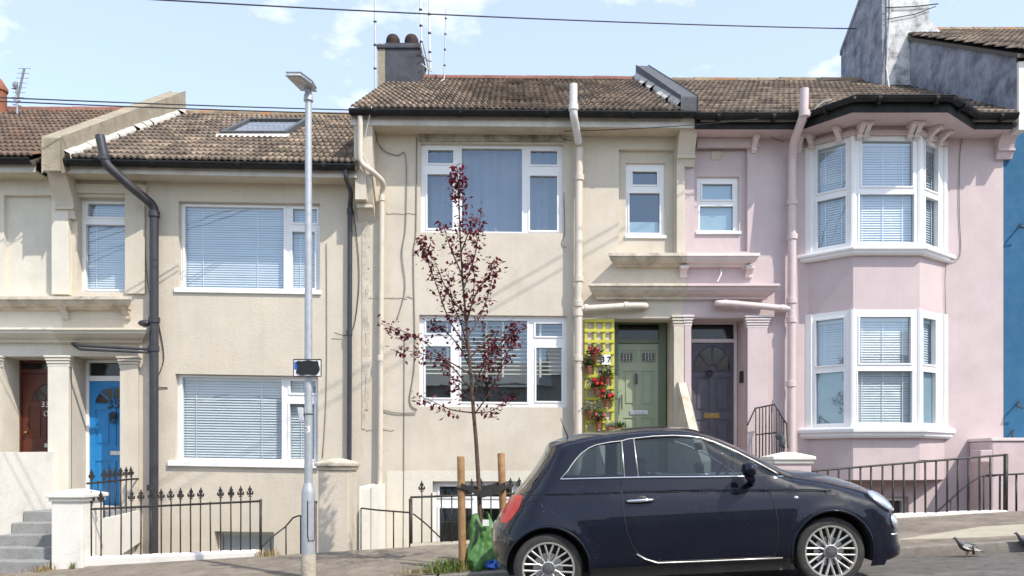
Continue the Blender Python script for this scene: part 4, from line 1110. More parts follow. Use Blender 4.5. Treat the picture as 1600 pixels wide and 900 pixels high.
bay_windows(ZU0, ZU1, (5.255, 5.92), (4.435, 5.14), (1277, 1322), (1346, 1426), (1445, 1465),
            [[bS(.08, Ls[0] - .06, 4.42, 5.88, tapes=(.3, .75))], [bS(.06, Ls[1] - .06, 4.40, 5.88, tapes=(.12, .48, .82))], [bS(.08, Ls[2] - .08, 4.42, 5.88, tapes=(.3, .7))]],
            [[G_, G_], [G_, G_], [G_, G_]])
bay_windows(ZL0, ZL1, (2.67, 3.35), (1.80, 2.56), (1275, 1319), (1343, 1423), (1441, 1461),
            [[bS(.08, Ls[0] - .06, 2.62, 3.30, tapes=(.3, .75))], [bS(.06, Ls[1] - .06, 1.79, 3.30, tapes=(.12, .48, .82))], [bS(.08, Ls[2] - .08, 2.62, 3.30, tapes=(.3, .7))]],
            [[G_, G_], [G_, G_], [G_, G_]])
for k in (0, 2):
    pl = PLS[k][0]
    MB().plate(pl, .06, Ls[k] - .06, 1.78, 2.58, [], .05, .006).build('window_film', 'frost', hpk)
bay_sill(PZ(397, 11.96), PZ(384, 11.96), 'upvc')
bay_sill(PZ(684, 11.96), PZ(667, 11.96), 'upvc')
# band over the upper bay window, brackets, eaves that follow the bay
zg = 6.262
path = [(XC + .08, 12.03), (PX(1258, 12.03), 12.03), (PX(1336, 11.45), 11.45), (PX(1487, 11.45), 11.45), (PX(1528, 12.03), 12.03), (PX(1588, 12.03), 12.03)]
g = MB(); n = 9
for (a, b) in zip(path, path[1:]):
    a3, b3 = Vector((*a, zg)), Vector((*b, zg)); t = (b3 - a3).normalized(); nn = Vector((t.y, -t.x, 0))
    vs = []
    for p in (a3 - t * .01, b3 + t * .01):
        for k in range(n):
            an_ = math.pi + math.pi * k / (n - 1)
            vs.append(p + nn * (0.066 * math.cos(an_)) + Vector((0, 0, 0.066 * math.sin(an_) + .03)))
    g.add(vs, [(k, k + 1, n + k + 1, n + k) for k in range(n - 1)])
g.tube([(p[0], p[1] - .062, zg + .03) for p in path], .010, 6)
go = g.build('gutter', 'gutter', hpk, smooth=True)
for (a, b) in zip(path, path[1:]):
    A, B = Vector((*a, zg)), Vector((*b, zg)); L = (B - A).length; t = (B - A).normalized(); k = .3
    while k < L - .1:
        MB().tube([A + t * k, A + t * (k + .05)], .071, 10).build('gutter_clip', 'gutter', go, smooth=True); k += .8
fa = MB()
for (a, b) in zip(path, path[1:]):
    A, B = Vector((a[0], a[1] + .075, 0)), Vector((b[0], b[1] + .075, 0))
    fa.add([A + Vector((0, 0, 6.115)), B + Vector((0, 0, 6.115)), B + Vector((0, 0, 6.30)), A + Vector((0, 0, 6.30)), A + Vector((0, .025, 6.115)), B + Vector((0, .025, 6.115))], [(0, 1, 2, 3), (0, 1, 5, 4)])
fa.build('fascia', 'gutter', hpk)
so = [(p[0], p[1] + .08, 6.125) for p in path] + [(PX(1588, 12.03), Y0 + .05, 6.125), (XC + .08, Y0 + .05, 6.125)]
MB().extrude(so, (0, 0, .02)).build('soffit', 'pinktrim', hpk)
# lead roof over the bay head
MB().extrude([(path[1][0], 12.06, 6.30), (path[2][0], 11.5, 6.29), (path[3][0], 11.5, 6.29), (path[4][0], 12.06, 6.30)], (0, 0, .03)).build('bay_roof', 'slategrey', hpk)
band = MB()
for (pl, L) in PLS: band.ubox(pl, -.02, L + .02, ZU1 + .003, ZU1 + .085, -.045, .05)
band.build('bay_band', 'pinktrim', hpk, bevel=.012)
for k, f_ in ((0, .12), (0, .72), (1, .08), (1, .17), (1, .83), (1, .93), (2, .25), (2, .65)):
    pl, L = PLS[k]
    bracket('eave_bracket', 'palepink', hpk, pl, L * f_, 6.122, .22, .20, .07)
for px in (1180, 1250): bracket('eave_bracket', 'palepink', hpk, FAC, PX(px, Y0 - .1), 6.122, .20, .22, .07)
for px in (1530, 1548):
    MB().lathe([(.0, -.07), (.05, -.06), (.075, -.02), (.08, .02)], (PX(px, Y0 - .03), Y0 - .02, PZ(203, Y0)), 14, axis='y').build('rosette', 'trim', hpk, smooth=True)
bracket('party_corbel', 'pinktrim', hpk, FAC, PX(1575, Y0 - .15), PZ(182, Y0 - .15), .36, .60, .24)
roof(hpk, XC + .16, XD - .05, 6.30, 8.80)
# door and porch
recess(hpk, dpk[0], dpk[1], 1.0, dpk[3] + .04, .56, 'pinktrim')
dd, fr = door(hpk, PX(1080, 13.0), PX(1146, 13.0), 1.08, PZ(536, 13.0), 13.0, 'lilac_door', [(.08, .44, .467, .735), (.56, .92, .467, .735), (.08, .44, .08, .405), (.56, .92, .08, .405)], 'palepink',
              frame=(.04, .05), ztop=dpk[3] + .034, sunburst=(.5, .782, .43, .185, 4), letter=(.29, .67, .415, .455), lettm='brass', transom=.06)
MB().tube([(PX(1109, 12.93) + .04 * math.cos(a * .7), 12.95, PZ(583, 12.93) + .05 * math.sin(a * .7)) for a in range(10)], .013, 6).build('knocker', 'blackpaint', dd)
MB().bevbox(PX(1157, 12.7) - .02, PX(1157, 12.7) + .02, 12.62, 12.70, PZ(598, 12.65), PZ(580, 12.65), .006).build('door_bell', 'blackpaint', hpk)
pilaster(hpk, XC + .003, PX(1079, Y0), .9, PZ(493, Y0), 'pink', proud=.045, capm='palepink', caph=.16)
pilaster(hpk, PX(1166, Y0), PX(1197, Y0), .9, PZ(494, Y0), 'pink', proud=.07, capm='palepink', caph=.19, steps=5)
cornice(hpk, 'hood_shelf', XC + .002, PX(1188, Y0 - .24), ZS, SHELF, 'palepink', miter='r')
cornice(hpk, 'door_cornice', XC + .002, PX(1219, Y0 - .25), ZK, CORN, 'pinktrim', miter='r')
bracket('shelf_bracket', 'palepink', hpk, FAC, PX(1172, Y0 - .1), ZS - .16, .13, .17, .10)
box('frieze_board', 'pink', hpk, XC + .002, PX(1210, Y0), Y0 - .012, Y0 + .01, PZ(495, Y0), PZ(455, Y0))
MB().tube([P3(1126, 418, Y0), P3(1127, 428, Y0 - .16), P3(1121, 440, Y0 - .18)], .012, 6).build('wire_anchor', 'whitecable', hpk)
yo = Y0 - .14
pipe(hpk, [P3(1257, 139, 11.88), P3(1256, 180, 11.88), P3(1240, 222, 12.2), P3(1238, 245, yo), (PX(1236, yo), yo, .2)], .062, 'pinkpipe', 'soil_pipe',
     joints=[P3(1257, 178, 11.88), P3(1238, 316, yo), P3(1238, 370, yo), P3(1237, 470, yo), P3(1237, 500, yo), P3(1236, 600, yo)])
pipe(hpk, [P3(1120, 474, Y0), P3(1120, 474, yo - .02), P3(1140, 474, yo - .02), P3(1236, 483, yo)], .05, 'pinkpipe', 'branch_pipe', bend=.07)
for px in (1133, 1150, 1222): MB().tube([P3(px - 3, 475 + (px - 1140) * .085, yo), P3(px + 3, 475 + (px - 1140) * .085, yo)], .06, 10).build('pipe_collar', 'pinkpipe', hpk, smooth=True)
cable(hpk, [P3(1508, 205, Y0 - .015), P3(1500, 240, Y0 - .015), P3(1499, 330, Y0 - .015), P3(1500, 400, Y0 - .015), P3(1478, 415, Y0 - .05), P3(1478, 520, Y0 - .015), P3(1477, 660, Y0 - .015)], .006)
cable(hpk, [P3(1180, 195, Y0 - .06), P3(1200, 212, Y0 - .06), P3(1226, 222, Y0 - .1)], .005, 'blackcable')
cable(hpk, [P3(1265, 178, 11.9), P3(1285, 160, 11.85), P3(1300, 156, 11.8)], .007, 'whitecable')
# grey flaking flank of the taller blue house, seen above the pink roof, with its big chimney
hbl = empty('terraced_house', (8.6, Y0, 0.5), 'tall deep blue house at the right edge with peeling white chimney', 'house')
hb0 = XD + .004
MB().plate(FAC, hb0, 13.0, -1.7, 7.0, [], 0, .3).build('wall', 'blue', hbl)
house_body(hbl, hb0, 13.0, 7.2, 'bluegrey')
MB().extrude([(XD - .02, 12.15, 6.15), (XD - .02, 12.15, 7.18), (XD - .02, 16.4, 9.72), (XD - .02, 16.4, 8.4)], (.14, 0, 0)).build('flank_wall', 'bluegrey', hbl)
box('corner_strip', 'white', hbl, XD - .02 + .141, PX(1592, 12.1), 12.1, Y0, 6.1, 7.10)
roof(hbl, XD - .06, 13.0, 7.24, 9.80, m='tile')
eaves(hbl, XD + .0, 13.0, PZ(76, 12.0), 7.10, 'gutter', 'soffit')
yk = 15.4
kx0, kx1 = PX(1387, yk), PX(1470, yk)
ck = MB().extrude([(kx0, yk, 7.6), (kx1, yk, 7.6), (kx1, yk, PZ(52, yk)), (PX(1450, yk), yk, PZ(30, yk)), (PX(1452, yk), yk, 11.6), (kx0, yk, 11.6)], (0, 1.0, 0)).build('chimney', 'chimwhite', hbl, bevel=.02)
MB().extrude([(kx0 - .005, yk + .02, 7.6), (kx0 - .005, yk + .02, 10.75), (kx0 - .005, yk + .30, 10.75), (kx0 - .005, yk + 1.75, 9.90), (kx0 - .005, yk + 1.9, 9.75), (kx0 - .005, yk + 1.9, 7.6)], (-.10, 0, 0)).build('shoulder', 'bluegrey', ck, bevel=.02)
MB().extrude([(kx0 - .12, yk + .3, 10.76), (kx0 - .12, yk + 1.95, 9.78), (kx0 - .12, yk + 1.95, 9.88), (kx0 - .12, yk + .3, 10.86)], (.3, 0, 0)).build('coping', 'bluegrey', ck)
MB().tube([P3(1390, -20, yk - .02), P3(1391, 20, yk - .02), P3(1385, 105, yk - .04), P3(1390, 140, yk - .3)], .012, 6).build('cable', 'whitecable', ck)
MB().tube([P3(1384, 12, yk - .03), P3(1430, 10, yk - .03), P3(1466, 6, yk - .03)], .010, 6).build('strap', 'blackcable', ck)
MB().tube([P3(1386, 30, yk - .03), P3(1430, 22, yk - .03), P3(1462, 10, yk - .03)], .008, 6).build('strap', 'blackcable', ck)
for (px, py, w, h) in ((1596, 350, .10, .09), (1592, 628, .13, .14), (1584, 672, .08, .22)):
    MB().tube([P3(px, py, Y0), P3(px - 3, py + 2, Y0 - .12), P3(px - 2, py + h * 50, Y0 - .15), P3(px + 6, py + h * 70, Y0 - .13)], .014, 6).build('iron_hook', 'iron', hbl)

# ================================================================== FRONT AREAS: walls, steps, landings, piers
def cap_pier(name, label, x0, x1, y0, y1, zb, zt, m, capm, capx=.04, pyr=.05, caph=.10):
    o = empty(name, ((x0 + x1) / 2, (y0 + y1) / 2, zb), label, 'gate pier')
    MB().box(x0, x1, y0, y1, zb - .3, zt - caph).build('shaft', m, o, bevel=.012)
    c = MB().box(x0 - capx * .5, x1 + capx * .5, y0 - capx * .5, y1 + capx * .5, zt - caph - .004, zt - caph * .55)
    c.build('cap_moulding', capm, o, bevel=.01)
    a, b, c_, d = x0 - capx, x1 + capx, y0 - capx, y1 + capx
    z = zt - caph * .55; cx_, cy_ = (a + b) / 2, (c_ + d) / 2
    e = .06
    MB().add([(a, c_, z), (b, c_, z), (b, d, z), (a, d, z), (a, c_, z + .045), (b, c_, z + .045), (b, d, z + .045), (a, d, z + .045),
              (cx_ - e, cy_ - e, zt + pyr), (cx_ + e, cy_ - e, zt + pyr), (cx_ + e, cy_ + e, zt + pyr), (cx_ - e, cy_ + e, zt + pyr)],
             [(3, 2, 1, 0), (0, 1, 5, 4), (1, 2, 6, 5), (2, 3, 7, 6), (3, 0, 4, 7), (4, 5, 9, 8), (5, 6, 10, 9), (6, 7, 11, 10), (7, 4, 8, 11), (8, 9, 10, 11)]).build('cap', capm, o, bevel=.008)
    return o
cap_pier('gate_pier', 'white painted pier with flaking sides beside the grey steps', PX(80, 10.5), PX(128, 10.5), 10.5, 11.05, ground(-5.7, 10.6), PZ(771, 10.5), 'white', 'white', .05)
cap_pier('gate_pier', 'cream pier with shallow pyramid cap behind the lamp post', PX(497, 10.7), PX(545, 10.7), 10.7, 11.25, ground(-2.3, 10.6), PZ(722, 10.7), 'cream35', 'trim', .045)
cap_pier('gate_pier', 'pink pier with white cap behind the car bonnet', PX(1212, 10.7), PX(1268, 10.7), 10.7, 11.15, ground(3.6, 10.6), PZ(712, 10.7), 'pinktrim', 'white', .045)
# steps up to number 35
st = empty('front_steps', (-6.4, 11.0, -.2), 'worn grey painted steps at the bottom left corner', 'steps')
sx0, sx1 = -6.83, PX(82, 10.75)
zz0 = ground(-6.4, 10.5)
for k in range(5):
    y = 10.45 + .27 * k; z = zz0 + (.54 - zz0) * (k + 1) / 5
    MB().bevbox(sx0 + random.uniform(0, .006), -5.9, y, y + .30, z - .22, z, .014).build('step', 'step', st)
box('landing_slab', 'step', st, sx0, -5.66, 11.75, 12.98, .30, .535, bevel=.01)
box('landing_base', 'white', st, sx0, -5.70, 11.35, 12.49, -1.6, .30)
# rendered cheek wall between 33 and 35
wal = MB().extrude([(-7.02, 12.49, -.6), (-7.02, 12.49, PZ(708, 12.49)), (-7.02, 9.8, PZ(712, 12.49) - .02), (-7.02, 9.8, -.6)], (.18, 0, 0)).build('entrance_wall', 'white', bevel=.02)
props(wal, 'white rendered side wall rising above the grey front steps', 'wall')
# side wall under the railing of 35's landing
sw_ = MB().extrude([(-5.69, 10.9, -1.5), (-5.69, 10.9, .42), (-5.69, 12.49, .50), (-5.69, 12.49, .02), (-5.69, 11.9, -.1), (-5.69, 11.5, -1.5)], (.07, 0, 0)).build('landing_side_wall', 'white')
props(sw_, 'white wall of the raised landing below the blue door', 'wall')
# dividing wall between 35 and 37, low white with a stepped end
dw = MB().extrude([(PX(563, 11.3), 11.26, -.6), (PX(563, 11.3), 11.26, PZ(762, 11.26)), (PX(563, 11.3), 12.48, PZ(757, 12.4)), (PX(563, 11.3), 12.48, -.6)], (.16, 0, 0)).build('dividing_wall', 'white', bevel=.015)
props(dw, 'low white dividing wall running back behind the cream pier', 'wall')
# shared landing, steps and cheek walls of 37 and the pink house (mostly behind the car)
def flight(label, x0, x1, m):
    o = empty('front_steps', ((x0 + x1) / 2, 11.5, .4), label, 'steps')
    zg_ = ground((x0 + x1) / 2, 10.6)
    for k in range(5):
        z = zg_ + (1.06 - zg_) * (k + 1) / 5
        MB().bevbox(x0, x1, 10.64 + .26 * k, 10.95 + .26 * k, z - .25, z, .012).build('step', m, o)
    box('landing_slab', m, o, x0, x1, 11.92, 13.0, .86, 1.075, bevel=.01)
    box('landing_base', 'white', o, x0 + .02, x1 - .02, 11.92, 12.49, -1.6, .86)
flight('grey steps up to the sage green door behind the car', 1.42, 2.48, 'step')
flight('grey steps up to the lilac door behind the car', 2.70, 3.56, 'step')
cw = MB().extrude([(2.50, 12.49, .3), (2.50, 12.49, PZ(598, 12.49)), (2.50, 12.42, PZ(598, 12.42)), (2.50, 11.65, PZ(672, 11.65)), (2.50, 10.9, PZ(720, 10.9)), (2.50, 10.9, .3)], (.13, 0, 0)).build('cheek_wall', 'trim', bevel=.012)
props(cw, 'sloping pale wall between the green and lilac doors', 'wall')
cw = MB().extrude([(1.26, 12.49, .3), (1.26, 12.49, 1.65), (1.26, 10.9, 1.05), (1.26, 10.9, .3)], (.14, 0, 0)).build('cheek_wall', 'cream37', bevel=.012)
props(cw, 'low cream side wall of the green door steps, behind the car', 'wall')
# pink boundary wall at far right
bw_ = MB().box(PX(1549, 11.9), 10.5, 11.9, 12.49, -1.2, PZ(689, 11.9)).build('boundary_wall', 'pinktrim', bevel=.03)
props(bw_, 'pink boundary wall in front of the blue house', 'wall')
MB().bevbox(PX(1549, 11.9) - .01, 10.5, 11.88, 12.49, PZ(689, 11.9), PZ(684, 11.9), .008).build('coping', 'palepink', bw_)
MB().bevbox(PX(1532, 11.7), PX(1550, 11.7), 11.7, 11.95, PZ(722, 11.7), PZ(703, 11.7), .01).build('meter_box', 'pinktrim', bw_)
# plinths below the railings
def plinth(name, label, px0, py0, px1, py1, h0, h1, m, Y=10.62, t=.22, bev=.02, pend=0):
    a, b = P3(px0, py0, Y), P3(px1, py1, Y)
    n = 24; mb = MB(); vs = []
    for i in range(n + 1):
        x = a.x + (b.x - a.x) * i / n; z = a.z + (b.z - a.z) * i / n; h = h0 + (h1 - h0) * i / n
        r_ = noise.noise((x * 3, 1, 7)) * .012
        vs += [(x, Y + r_, z - .2), (x, Y - .004 + r_, z + h * .8), (x, Y + .03, z + h + r_), (x, Y + t - .03, z + h + r_), (x, Y + t, z - .2)]
    mb.add(vs, [(i * 5 + k, i * 5 + k + 1, (i + 1) * 5 + k + 1, (i + 1) * 5 + k) for i in range(n) for k in range(4)] + [tuple(range(5)), tuple(n * 5 + k for k in range(4, -1, -1))])
    o = mb.build(name, m, smooth=True); props(o, label, 'plinth')
    return o
plinth('low_wall', 'white painted low plinth under the spear-topped railing at left', 122, 888, 404, 874, .135, .115, 'white')
plinth('low_wall', 'rough stone plinth under the railing behind the tree stakes', 641, 866, 835, 856, .13, .12, 'stone')
plinth('low_wall', 'white plinth under the plain railing of the pink house', 1272, 820, 1575, 806, .10, .07, 'white')

# ================================================================== RAILINGS
FINIAL = None
def finial_mesh():
    out = [(0.006, 0), (.006, .03), (.022, .03), (.022, .042), (.010, .045), (.012, .060), (.030, .052), (.042, .066), (.045, .088), (.036, .104), (.024, .104), (.020, .094), (.028, .088), (.026, .078),
           (.016, .082), (.012, .100), (.024, .118), (.026, .132), (.014, .142), (.010, .150), (.006, .165), (0.0, .182)]
    pts = [(x, -.008, z) for x, z in out] + [(-x, -.008, z) for x, z in reversed(out[:-1])]
    mb = MB(); mb.local = True
    mb.extrude(pts, (0, .016, 0)); mb.lathe([(.011, .028), (.018, .034), (.011, .044)], n=8)
    mb.lathe([(.007, .06), (.014, .10), (.012, .13), (.0, .178)], n=6)
    me = bpy.data.meshes.new('finial'); me.from_pydata([tuple(p) for p in mb.v], [], mb.f); me.materials.append(M['iron']); me.update()
    return me
def bar_mesh(r, n=6):
    mb = MB(); mb.local = True
    mb.tube([(0, 0, 0), (0, 0, .5), (0, 0, 1)], r, n)
    me = bpy.data.meshes.new('bar'); me.from_pydata([tuple(p) for p in mb.v], [], mb.f); me.materials.append(M['iron']); me.polygons.foreach_set('use_smooth', [True] * len(me.polygons)); me.update()
    return me
FIN = finial_mesh(); BAR = bar_mesh(.0095); THICK = bar_mesh(.013)
def put_bar(parent, x, y, z0, z1, fin=False, me=BAR, lean=0.0, fs=1.0):
    o = link('bar', me, parent, (x, y, z0)); o.scale = (1, 1, z1 - z0); o.rotation_euler = (random.uniform(-.006, .006), random.uniform(-.006, .006) + lean, 0)
    if fin:
        f = link('finial', FIN, parent, (x, y, z1 - .01)); f.rotation_euler = (0, random.uniform(-.05, .05), random.uniform(-.25, .25)); f.scale = (fs, fs, fs)
def rail(parent, pts, r=.012, name='rail'): return MB().tube(pts, r, 8).build(name, 'iron', parent, smooth=True)
# 1. spear-topped railing of 35
r1 = empty('iron_railing', P3(270, 872, 10.72), 'black iron railing with fleur-de-lis finials on the white plinth', 'railing')
Yr_ = 10.72
top = lambda px: 793 - (px - 140) * (793 - 783) / (408 - 140)
foot = lambda px: 872 - (px - 140) * 10 / 268
rail(r1, [P3(133, 796, Yr_), P3(408, top(408), Yr_)], .014)
for i, px in enumerate([143, 158, 205, 220, 252, 267, 282, 298, 313, 345, 361, 376, 391]):
    put_bar(r1, PX(px, Yr_), Yr_, PZ(foot(px) + 4, Yr_), PZ(top(px) - 5, Yr_), True, fs=1.0)
for px in (138, 189, 236, 329):
    put_bar(r1, PX(px, Yr_), Yr_, PZ(foot(px) + 4, Yr_), PZ(top(px) - (2 if px != 236 else 5), Yr_), px == 236)
put_bar(r1, PX(407, Yr_), Yr_, PZ(866, Yr_), PZ(780, Yr_), False, bar_mesh(.018))
# 2. landing railing in front of the blue door, running back to the wall
r2 = empty('iron_railing', (-5.72, 11.8, .5), 'short finial-topped railing in front of the blue door', 'railing')
xr_ = -5.66
rail(r2, [(xr_, 11.0, .94), (xr_, 12.2, PZ(749, 12.2)), (xr_ + .02, 12.46, PZ(748, 12.46))], .014)
for k in range(8):
    y = 11.12 + k * .165; put_bar(r2, xr_, y, .44, .96 + (PZ(749, 12.2) - .94) * (y - 11.0) / 1.2, k not in (1,))
# 3. stair handrail beside the lamp post
r3 = empty('stair_handrail', P3(440, 866, 10.75), 'thin curved handrail down to the cream house basement', 'handrail')
rail(r3, [P3(409, 855, 10.75), P3(420, 843, 10.8), P3(446, 823, 10.95), P3(458, 809, 11.0), P3(466, 806, 11.0), P3(472, 806, 11.0)], .011)
for px, y0_ in ((423, 843), (447, 823), (470, 807)): put_bar(r3, PX(px, 10.95), 10.95, PZ(876, 10.95), PZ(y0_, 10.95))
gp = empty('gate_post', P3(491, 870, 10.9), 'dark rusty iron gate post behind the lamp post', 'post')
MB().tube([P3(492, 873, 10.75), P3(492, 786, 10.75)], .022, 8).build('post', 'iron', gp)
MB().ball(P3(492, 785, 10.75), .032, .032, .026).build('knob', 'iron', gp)
# 4. plain gate rail between the dividing wall and 37's railing
r4 = empty('stair_handrail', P3(605, 860, 10.9), 'plain low handrail between cream pier and the tree', 'handrail')
rail(r4, [P3(564, 794, 10.9), P3(590, 797, 10.85), P3(641, 801, 10.8)], .011)
for px, y0_ in ((564, 794), (615, 799)): put_bar(r4, PX(px, 10.85), 10.85, PZ(866, 10.85), PZ(y0_, 10.85))
rail(r4, [P3(646, 803, 10.85), P3(665, 818, 11.1), P3(690, 842, 11.6)], .010)
# 5. railing of 37 behind the stakes
r5_ = empty('iron_railing', P3(730, 850, 10.72), 'iron railing with few finials behind the young tree', 'railing')
rail(r5_, [P3(641, 777, Yr_), P3(840, 770, Yr_)], .014)
put_bar(r5_, PX(642, Yr_), Yr_, PZ(862, Yr_), PZ(779, Yr_), False, bar_mesh(.026))
for i, px in enumerate([659, 674, 690, 706, 721, 737, 752, 767, 782, 797, 812, 827]):
    put_bar(r5_, PX(px, Yr_), Yr_, PZ(850, Yr_), PZ(771 - (px - 660) * .035, Yr_), px in (659, 737, 752, 797, 812, 827))
# 6. plain railing of the pink house
r6 = empty('iron_railing', P3(1420, 812, 10.72), 'plain black iron railing in front of the pink house', 'railing')
t6 = lambda px: 736 - (px - 1272) * (736 - 711) / (1572 - 1272)
rail(r6, [P3(1268, 736, Yr_), P3(1573, 710.5, Yr_)], .014)
MB().box(PX(1435, Yr_), PX(1464, Yr_), Yr_ - .012, Yr_ + .012, PZ(t6(1450), Yr_) + .012, PZ(t6(1450), Yr_) + .02).build('weld_plate', 'iron', r6)
px = 1277
while px < 1562:
    f6 = 815 - (px - 1272) * 13 / 300
    put_bar(r6, PX(px, Yr_), Yr_, PZ(f6, Yr_), PZ(t6(px), Yr_), False, THICK); px += 16.9
put_bar(r6, PX(1571, Yr_), Yr_, PZ(801, Yr_), PZ(709, Yr_), False, bar_mesh(.028))
# 7. basement handrail of the pink house and the next rail at the edge
r7 = empty('stair_handrail', P3(1500, 800, 11.5), 'handrail down to the pink house basement, behind the plain railing', 'handrail')
rail(r7, [P3(1455, 808, 11.3), P3(1510, 758, 11.3), P3(1532, 744, 11.3), P3(1556, 743, 11.3)], .014)
for px, y0_ in ((1486, 780), (1512, 757), (1537, 744)): put_bar(r7, PX(px, 11.3), 11.3, PZ(830, 11.3), PZ(y0_, 11.3))
r8 = empty('iron_railing', P3(1590, 803, Yr_), 'last length of iron railing cut off by the right edge', 'railing')
rail(r8, [P3(1540, 743, 10.9), P3(1585, 741, Yr_), P3(1640, 738, Yr_)], .012)
for px in (1562, 1588, 1612): put_bar(r8, PX(px, 10.75), 10.75, PZ(806, 10.75), PZ(742, 10.75), False, THICK)
# 8. small stair railing in front of the pink door
r9 = empty('iron_railing', (3.75, 12.1, 1.0), 'small dark stair railing beside the lilac door', 'railing')
A, B, C = P3(1180, 638, 12.2), P3(1210, 632, 12.2), P3(1229, 662, 11.75)
rail(r9, [P3(1168, 664, 11.9), A, B, C, P3(1231, 700, 11.6)], .012)
rail(r9, [P3(1182, 679, 12.15), P3(1212, 676, 12.15), P3(1226, 700, 11.8)], .012)
for k in range(6):
    p = A.lerp(B, (k + .3) / 6); put_bar(r9, p.x, p.y, .9, p.z, False)
for k in range(1, 5):
    p = B.lerp(C, k / 5); put_bar(r9, p.x, p.y, .8, p.z, False)
MB().ball(P3(1222, 690, 11.8), .05, .05, .09).ball(P3(1217, 682, 11.85), .05, .05, .05).build('chain_bundle', 'slategrey', r9)

# ================================================================== TRELLIS, POTS, NUMBER PLATE
tr = empty('garden_trellis', P3(936, 690, Y0 - .03), 'bright yellow wooden trellis on the wall beside the green door', 'trellis')
for px in (915.5, 929.5, 943.5, 957):
    MB().box(PX(px - 2.1, Y0), PX(px + 2.1, Y0), Y0 - .032, Y0 - .016, PZ(690, Y0), PZ(499, Y0)).build('upright_slat', 'yellow', tr)
for py in (502, 517, 534, 552, 570, 588, 606, 623, 641, 659, 676):
    MB().box(PX(913, Y0), PX(959.5, Y0), Y0 - .048, Y0 - .032, PZ(py + 2.2, Y0), PZ(py - 2.2, Y0)).build('cross_slat', 'yellow', tr)
npl = empty('number_plate', P3(947, 562, Y0 - .07), 'white house number plate reading 37 on the trellis', 'number plate')
MB().bevbox(PX(940, Y0 - .07), PX(954, Y0 - .07), Y0 - .075, Y0 - .055, PZ(570, Y0 - .07), PZ(554, Y0 - .07), .004).build('plate', 'whiteplate', npl)
text('digits', '3 7', .12, 'blackpaint', npl, P3(947, 562, Y0 - .079), ext=.002, bold=.003)
def flower_pot(px, py, label, petal=None, leafm='leaf', n=90, y=Y0 - .13, r=.050, spread=.15, z_on=None):
    p = P3(px, py, y)
    o = empty('flower_pot', p, label, 'plant pot', 'pots hung on the yellow trellis')
    MB().lathe([(r * .68, -.055), (r, .035), (r * 1.12, .038), (r * 1.12, .062), (r * .95, .062), (r * .9, .045), (0, .043)], p, 12).build('pot', 'terracotta', o, smooth=True)
    MB().box(p.x - .012, p.x + .012, p.y + r * .8, Y0 - .045, p.z + .03, p.z + .05).build('hook', 'iron', o)
    lf = MB()
    def blade(c, s):
        a = random.uniform(0, 6.28); e = random.uniform(-.5, .9)
        d = Vector((math.cos(a) * math.cos(e), math.sin(a) * math.cos(e), math.sin(e))); q = d.cross(Vector((0, 0, 1))).normalized() * s * .5
        lf.add([c, c + d * s * .5 + q, c + d * s, c + d * s * .5 - q], [(0, 1, 2), (0, 2, 3)])
    for k in range(n * 2):
        blade(p + Vector((random.gauss(0, spread * .4), random.gauss(0, spread * .28), .06 + abs(random.gauss(0, spread * .4)))), random.uniform(.025, .05))
    lf.build('foliage', leafm, o, kind='stuff')
    if petal:
        fl = MB()
        for hd in range(random.randint(7, 10)):
            c = p + Vector((random.uniform(-.09, .09), random.uniform(-.07, .02), random.uniform(.09, .19)))
            for k in range(22):
                d = Vector((random.gauss(0, 1), random.gauss(0, 1), random.gauss(0, 1))).normalized()
                q = d.orthogonal().normalized() * .013; w = d.cross(q).normalized() * .013; cc = c + d * .026
                fl.add([cc - q - w, cc + q - w, cc + q + w, cc - q + w], [(0, 1, 2, 3)])
        fl.build('blossom', petal, o, kind='stuff')
    return o
flower_pot(929, 561, 'terracotta pot of coral flowers beside the number plate', 'pinkpetal')
flower_pot(920, 578, 'terracotta pot with dull leaves at the trellis left edge, above centre')
flower_pot(948, 594, 'terracotta pot with green leaves below the number plate')
flower_pot(932, 612, 'terracotta pot of red flowers in the middle of the trellis', 'redpetal')
flower_pot(948, 630, 'terracotta pot of red flowers at the trellis right edge', 'redpetal')
flower_pot(921, 648, 'terracotta pot with silvery leaves at the trellis left edge', None, 'paleleaf')
flower_pot(935, 665, 'lowest terracotta pot of coral flowers on the trellis', 'pinkpetal')
for (px, lab, lm) in ((955, 'pot of silvery white foliage at the foot of the trellis', 'paleleaf'), (969, 'small terracotta pot with green tuft in front of the green door', 'leaf')):
    zst = PZ(668, 12.35)
    p = Vector((PX(px, 12.35), 12.35, 1.075))
    o = empty('planter', p, lab, 'plant pot')
    MB().lathe([(.05, zst - .10), (.075, zst - .03), (.085, zst - .03), (.085, zst), (.065, zst)], (p.x, p.y, 0), 12).build('pot', 'terracotta', o, smooth=True)
    MB().lathe([(.075, zst - .115), (.075, zst - .10)], (p.x, p.y, 0), 12).build('stand_plate', 'iron', o)
    for k in range(3):
        a = k * 2.09 + .5
        MB().tube([(p.x + .05 * math.cos(a), p.y + .05 * math.sin(a), zst - .11), (p.x + .09 * math.cos(a), p.y + .09 * math.sin(a), 1.075)], .006, 6).build('stand_leg', 'iron', o)
    lf = MB()
    for k in range(120):
        a = random.uniform(0, 6.28); e = random.uniform(.2, 1.4); s_ = random.uniform(.05, .13)
        c = Vector((p.x + random.gauss(0, .035), p.y + random.gauss(0, .03), zst - .01)); d = Vector((math.cos(a) * math.cos(e), math.sin(a) * math.cos(e), math.sin(e))); q = d.cross(Vector((0, 0, 1))).normalized() * .012
        lf.add([c, c + d * s_ * .5 + q, c + d * s_, c + d * s_ * .5 - q], [(0, 1, 2), (0, 2, 3)])
    lf.build('foliage', lm, o, kind='stuff')

